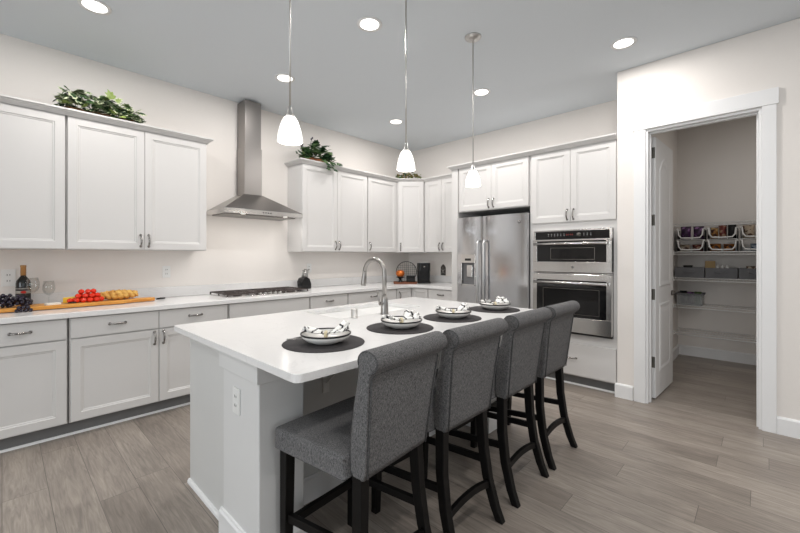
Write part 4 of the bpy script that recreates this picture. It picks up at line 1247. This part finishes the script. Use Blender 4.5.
for k in range(1, 10):
    x = -0.155 + 0.031 * k; hh = math.sqrt(max(0, 0.155 ** 2 - x * x)); m.tube([(x, 0.080, 0.165 - hh), (x, 0.085, 0.165 + hh)], 0.0018, 5)
for k in range(2, 9):
    z = -0.155 + 0.031 * k; hh = math.sqrt(max(0, 0.155 ** 2 - z * z)); m.tube([(-hh, 0.080, 0.165 + z), (hh, 0.080, 0.165 + z)], 0.0018, 5)
m.build('wire_grid', 'dark_nickel', t)
MB().box(-0.07, 0.07, 0.05, 0.11, 0, 0.012).build('foot', 'black_matte', t)


# ------------------------------------------------------------------ plants
def leaf(m, c, d, up, L, mi_c, mi_e, lobed=True):
    """ivy leaf: fan round a centre with an edge strip"""
    d = d.normalized(); s = d.cross(up).normalized(); n = s.cross(d)
    shape = [(-0.02, 0.0), (0.02, 0.30), (0.30, 0.50), (0.38, 0.30), (0.72, 0.36), (0.66, 0.16), (1.0, 0.0), (0.66, -0.16), (0.72, -0.36), (0.38, -0.30), (0.30, -0.50), (0.02, -0.30)]
    if not lobed: shape = [(0, 0), (0.2, 0.25), (0.5, 0.32), (0.8, 0.2), (1, 0), (0.8, -0.2), (0.5, -0.32), (0.2, -0.25)]
    cen = Vector(c) + d * 0.38 * L
    def P_(a, b, k=1.0):
        x = 0.38 + (a - 0.38) * k; y = b * k
        return Vector(c) + d * x * L + s * y * L + n * (-0.35 * L * (abs(y) ** 1.5) - 0.18 * L * max(0, x - 0.4))
    o = [m.bm.verts.new(P_(a, b)) for a, b in shape]; i_ = [m.bm.verts.new(P_(a, b, 0.66)) for a, b in shape]; cv = m.bm.verts.new(cen)
    k = len(shape)
    for q in range(k):
        r = (q + 1) % k
        f = m.bm.faces.new((i_[q], i_[r], cv)); f.material_index = mi_c
        f = m.bm.faces.new((o[q], o[r], i_[r], i_[q])); f.material_index = mi_e


def ivy(parent, rd, n, x0, x1, y0, y1, zf, Lr, cols, stems=True, name='foliage'):
    m = MB(); st = MB()
    for k in range(n):
        x = rd.uniform(x0, x1); y = rd.uniform(y0, y1); z = zf(x, rd)
        a = rd.uniform(0, 2 * PI); d = Vector((math.cos(a), math.sin(a) - 0.35, rd.uniform(-0.5, 0.6)))
        up = Vector((rd.uniform(-.5, .5), -0.7 + rd.uniform(-.5, .5), 1)).normalized()
        c = rd.choice(cols); leaf(m, (x, y, z), d, up, rd.uniform(*Lr), *c)
    return m.build(name, ['leaf_dark', 'leaf_mid', 'leaf_light', 'leaf_cream'], parent)


rd = random.Random(11)
t = thing('ivy_plant', 'variegated ivy arrangement in a low basket on top of left wall cabinets', 'plant', (0.59, 4.06, 2.4702), 0, None)
t.location.z = 2.441
m = MB(); m.slab(rrect(-0.25, 0.25, -0.06, 0.06, 0.04), 0, 0.075); m.build('basket', 'wicker', t, bevel=0.008)
ivy(t, rd, 300, -0.29, 0.27, -0.11, 0.06, lambda x, r: 0.06 + r.random() ** 0.8 * 0.17 * (1 - 0.45 * (x + 0.3) / 0.6) * (1 - (x / 0.33) ** 4) + 0.01, (0.05, 0.085), [(0, 1), (1, 3), (1, 3), (0, 3), (1, 1), (0, 0), (2, 2)])
m = MB()
for k in range(12):
    x = rd.uniform(-0.2, 0.2); m.tube([(x, 0, 0.07), (x * 1.1, -0.03, 0.12), (x * 1.3, -0.05, 0.16)], 0.002, 5)
m.build('stems', 'stem', t)
ml = MB(); leaf(ml, (0.06, -0.04, 0.22), Vector((-0.35, -0.05, 0.9)), Vector((0, -1, 0.2)), 0.085, 2, 2); leaf(ml, (0.08, -0.05, 0.2), Vector((0.6, -0.1, 0.5)), Vector((0, -1, 0.5)), 0.07, 2, 3)
ml.build('light_leaves', ['leaf_dark', 'leaf_mid', 'leaf_light', 'leaf_cream'], t)

t = thing('ivy_plant', 'dark green ivy trailing over the crown of cabinets right of the hood', 'plant', (2.70, 4.05, 2.441))
m = MB(); m.slab(rrect(-0.15, 0.15, -0.07, 0.07, 0.05), 0, 0.085); m.build('pot', 'terracotta', t, bevel=0.008)
ivy(t, rd, 170, -0.20, 0.20, -0.12, 0.06, lambda x, r: 0.08 + r.random() * 0.19 * (1 - (x / 0.26) ** 2), (0.06, 0.10), [(0, 0), (0, 0), (0, 0), (0, 1), (1, 1)])
m = MB(); rr = random.Random(5)
for k in range(12):
    leaf(m, (0.02 + 0.022 * k + rr.uniform(-.02, .02), -0.165 - 0.01 * (k % 2), (0.05 - 0.028 * (k % 4)) if k < 8 else 0.05), Vector((rr.uniform(-.5, 1), -0.6, -0.5)), Vector((0, -1, 0.6)), 0.065, 0 if k % 3 else 1, 1 if k % 4 == 0 else 0)
for k in range(5):
    leaf(m, (-0.30 + 0.03 * k, -0.10, 0.09 + 0.02 * (k % 2)), Vector((-1, -0.3, 0.4)), Vector((0, -1, 0.6)), 0.045, 0, 2 if k == 3 else 0)
m.build('trailing_leaves', ['leaf_dark', 'leaf_mid', 'leaf_light', 'leaf_cream'], t)
m = MB(); m.tube([(-0.08, -0.02, 0.08), (-0.10, -0.03, 0.20), (-0.06, -0.03, 0.33)], 0.003, 5); m.tube([(-0.18, -0.02, 0.08), (-0.20, -0.03, 0.24)], 0.003, 5)
m.tube([(0.05, -0.05, 0.08), (0.16, -0.15, 0.065), (0.30, -0.165, 0.05)], 0.003, 5); m.tube([(-0.1, -0.05, 0.08), (-0.33, -0.11, 0.08)], 0.003, 5)
m.build('stems', 'stem', t)
m = MB()
for c in ((-0.055, -0.03, 0.335), (-0.07, -0.03, 0.318), (-0.20, -0.03, 0.25), (-0.195, -0.03, 0.225), (-0.205, -0.03, 0.20)): m.ball(c, 0.012, 6, (0.8, 0.8, 1.2))
m.build('buds', 'flower_dark', t)

t = thing('moss_arrangement', 'low brown and green moss wreath on the corner wall cabinet', 'plant', (4.30, 3.91, 2.441), -PI / 4)
m = MB(); m.slab(rrect(-0.17, 0.17, -0.05, 0.05, 0.04), 0, 0.06); m.build('basket', 'wicker', t, bevel=0.01)
ivy(t, rd, 110, -0.20, 0.19, -0.09, 0.05, lambda x, r: 0.055 + r.random() * 0.10 * (1 - (x / 0.24) ** 2), (0.025, 0.05), [(0, 1), (1, 2), (1, 1), (2, 2), (0, 0)])
m = MB()
for k in range(26):
    x = rd.uniform(-0.19, 0.18); m.ball((x, rd.uniform(-0.09, 0.0), 0.06 + rd.random() * 0.06), 0.014, 6)
m.build('moss', 'moss', t)

# ------------------------------------------------------------------ pantry
SXF = 5.93
for z, word in ((1.725, 'topmost wire shelf in the pantry, above the white baskets'), (1.37, 'pantry wire shelf carrying the white stacking baskets'), (1.045, 'pantry wire shelf carrying the grey fabric bins'),
                (0.70, 'pantry wire shelf holding the clear plastic tub'), (0.36, 'lowest pantry wire shelf, empty, near the floor')):
    t = thing('wire_shelf', 'white ' + word, 'shelf', (0, 0, z), 0, 'wire shelves on the pantry back wall')
    m = MB(); y0, y1 = PR + 0.01, PL - 0.012
    nw = 72
    for k in range(nw):
        y = y0 + (y1 - y0) * (k + 0.5) / nw
        m.tube([(PB - 0.01, y, 0.0), (SXF, y, 0.0), (SXF - 0.002, y, -0.028)], 0.0018, 4, smooth=False)
    m.build('wires', 'shelf_wire', t)
    m = MB()
    for x, zz, r in ((SXF, 0.0, 0.0045), (SXF - 0.002, -0.030, 0.0065), (6.10, -0.003, 0.003), (PB - 0.012, -0.003, 0.003)): m.tube([(x, y0, zz), (x, y1, zz)], r, 6)
    m.build('rails', 'shelf_wire', t)
    m = MB(); m.box(SXF - 0.012, SXF + 0.02, PL - 0.011, PL - 0.001, -0.045, 0.012); m.build('end_clip', 'white_plastic', t, bevel=0.002)
    for yb in (-0.5,):
        m = MB(); m.bar((SXF + 0.02, yb, -0.03), (PB - 0.008, yb, -0.26 if z > 0.5 else -0.20), 0.010, 0.008); m.build('brace', 'shelf_wire', t)


def snack_bag(loc, rz, sx, sy, sz, matn, lb, tilt=0.0, grp='packets in the pantry baskets'):
    m = MB(); n = 10; rings = []
    for k in range(9):
        u = k / 8; z = u * sz; th = sy / 2 * (math.sin(PI * min(1, max(0.0, u))) ** 0.5) + 0.003; ww = sx / 2 * (1 - 0.06 * math.sin(PI * u))
        rings.append([(ww * math.cos(a) if abs(math.cos(a)) < 0.98 else ww * (1 if math.cos(a) > 0 else -1), th * math.sin(a) + 0.004 * math.sin(5 * a + k), z) for a in [2 * PI * q / 16 for q in range(16)]])
    m.loft(rings, True, True, True)
    o = m.build('snack_bag', matn); o.location = loc; o.rotation_euler = (tilt, 0, rz)
    return tag(o, lb, 'snack bag', grp)


bk = thing('stacking_basket', '', 'basket')
m = MB()
def U(z0, z1, x0, x1, t_=0.006):
    m.box(x0, x1, 0, 0.30, z0, z1)
BW = 0.275
m.box(-BW / 2, BW / 2, 0, 0.28, 0, 0.004); m.box(-BW / 2, BW / 2, 0.276, 0.28, 0.004, 0.05)
m.build('tray', 'white_plastic', bk)
for s in (-1, 1):
    m = MB(); x = s * (BW / 2 - 0.002)
    m.box(min(x, x + s * 0.002), max(x, x + s * 0.002), 0.02, 0.276, 0.0045, 0.125); m.build('side', 'black_matte', bk)  # black colour stands in for the shade inside and between the white baskets
m = MB(); pr = [(-BW / 2 - 0.004, 0.137), (-BW / 2 + 0.012, 0.132), (-BW / 2 + 0.02, 0.06), (-BW / 2 + 0.045, 0.026), (0, 0.022), (BW / 2 - 0.045, 0.026), (BW / 2 - 0.02, 0.06), (BW / 2 - 0.012, 0.132), (BW / 2 + 0.004, 0.137)]
m.tube([(x, -0.003, z) for x, z in pr], 0.0085, 8); m.build('front_rim', 'white_plastic', bk)
i = 0
cols = [0.655, 0.352, 0.05]
for r_, z in ((0, 1.3745), (1, 1.3745 + 0.148)):
    for c, y in enumerate(cols):
        b = bk if i == 0 else dup(bk, (0, 0, 0)); i += 1
        b.location = (SXF + 0.015, y, z); b.rotation_euler = (0, 0, -PI / 2)
        tag(b, 'white stacking basket, %s tier, %s' % ('lower' if r_ == 0 else 'upper', ['next to the pantry door', 'in the middle', 'farthest right'][c]), 'basket', 'white stacking baskets in the pantry')
packs = [((0, 1), -0.06, 'bag_purple', 0.148, 'purple snack bag in the upper basket nearest the door, left'), ((0, 1), 0.07, 'bag_purple', 0.138, 'purple snack bag in the upper basket nearest the door, right'),
         ((1, 1), -0.08, 'bag_yellow', 0.12, 'yellow packet at left in the middle upper basket'), ((1, 1), 0.0, 'bag_red', 0.14, 'red packet in the middle upper basket'), ((1, 1), 0.085, 'black_matte', 0.15, 'dark packet at right in the middle upper basket'),
         ((2, 1), -0.07, 'bag_cream', 0.13, 'cream packet at left in the far right upper basket'), ((2, 1), 0.06, 'bag_brown', 0.14, 'brown packet at right in the far right upper basket'),
         ((0, 0), -0.07, 'bag_cream', 0.08, 'pale packet in the lower basket nearest the door'), ((0, 0), 0.06, 'bag_red', 0.08, 'red packet in the lower basket nearest the door'),
         ((1, 0), -0.07, 'bag_orange', 0.085, 'orange packet at left in the middle lower basket'), ((1, 0), 0.06, 'bag_orange', 0.08, 'orange packet at right in the middle lower basket'),
         ((2, 0), 0.0, 'bag_blue', 0.08, 'blue packet in the far right lower basket')]
for (c, r_), dy, mt, hh, lb in packs:
    snack_bag((SXF + 0.15, cols[c] - dy, (1.3745 + 0.148 * r_) + 0.0045), -PI / 2, 0.078 if (c, r_) == (1, 1) else 0.11, 0.12, hh * (1.22 if r_ else 1.1), mt, lb)
# fabric bins
fb = thing('fabric_bin', '', 'bin')
m = MB(); w2 = 0.147
m.box(-w2, w2, 0, 0.006, 0, 0.125); m.box(-w2, w2, 0.274, 0.28, 0, 0.125); m.box(-w2, -w2 + 0.006, 0.006, 0.274, 0, 0.125); m.box(w2 - 0.006, w2, 0.006, 0.274, 0, 0.125); m.box(-w2 + 0.006, w2 - 0.006, 0.006, 0.274, 0, 0.006)
m.build('body', 'bin_fabric', fb)
m = MB(); m.tube([(-0.055, 0, 0.08), (-0.045, -0.014, 0.072), (0, -0.018, 0.066), (0.045, -0.014, 0.072), (0.055, 0, 0.08)], 0.006, 6); m.build('handle', 'bin_fabric', fb)
for i, y in enumerate((0.665, 0.36, 0.055)):
    b = fb if i == 0 else dup(fb, (0, 0, 0)); b.location = (SXF + 0.012, y, 1.0505); b.rotation_euler = (0, 0, -PI / 2)
    tag(b, 'grey fabric bin ' + ['nearest the pantry door', 'in the middle, with cardboard sticking up', 'at the right of the row'][i], 'bin', 'grey fabric bins in the pantry')
m = MB(); m.box(-0.05, 0.05, -0.004, 0.004, 0, 0.20); o = m.build('cardboard_flap', 'carton'); o.location = (SXF + 0.12, 0.47, 1.0575); o.rotation_euler = (0.5, 0, -PI / 2 - 0.5); o.rotation_euler = (0, 0, -PI / 2); tag(o, 'thin cardboard piece standing in the middle fabric bin', 'cardboard')
for k, y in enumerate((0.40, 0.355, 0.31)):
    m = MB(); m.lathe([(0, 0), (0.016, 0), (0.016, 0.12), (0.012, 0.135), (0.012, 0.15), (0, 0.151)], n=14); o = m.build('spice_jar', 'ceramic'); o.location = (SXF + 0.12, y, 1.0575)
    tag(o, 'small white-capped jar, %s of three in the middle fabric bin' % ['leftmost', 'middle', 'rightmost'][k], 'jar', 'jars in the middle bin')
snack_bag((SXF + 0.12, 0.0, 1.0575), -PI / 2, 0.10, 0.10, 0.20, 'bag_brown', 'brown packet sticking out of the right fabric bin', grp=None)
snack_bag((SXF + 0.12, 0.10, 1.0575), -PI / 2, 0.08, 0.08, 0.145, 'bag_cream', 'pale packet in the right fabric bin', grp=None)
snack_bag((SXF + 0.12, 0.69, 1.0575), -PI / 2, 0.10, 0.08, 0.145, 'black_matte', 'dark packet in the fabric bin nearest the door', grp=None)
# clear tub
TW = 0.125
t = thing('plastic_tub', 'clear plastic tub with grey rim on the fourth pantry shelf', 'tub', (SXF + 0.012, 0.665, 0.7045), -PI / 2)
m = MB(); w2 = TW
m.box(-w2, w2, 0, 0.004, 0, 0.13); m.box(-w2, w2, 0.256, 0.26, 0, 0.13); m.box(-w2, -w2 + 0.004, 0.004, 0.256, 0, 0.13); m.box(w2 - 0.004, w2, 0.004, 0.256, 0, 0.13); m.box(-w2, w2, 0, 0.26, -0.0, 0.004)
m.build('tub', 'clear_plastic', t)
m = MB(); m.slab(rrect(-w2 - 0.014, w2 + 0.014, -0.014, 0.274, 0.03), 0.1305, 0.148, [rrect(-w2 + 0.004, w2 - 0.004, 0.004, 0.256, 0.02)]); m.build('rim', 'bin_fabric', t)
for dy, mt, hh, lb in ((0.075, 'black_matte', 0.165, 'dark packet at left in the clear tub'), (-0.0, 'bag_purple', 0.155, 'purple packet in the middle of the clear tub'), (-0.075, 'leaf_mid', 0.16, 'olive green packet at right in the clear tub')):
    snack_bag((SXF + 0.14, 0.665 + dy, 0.7095), -PI / 2, 0.07, 0.14, hh, mt, lb, grp=None)
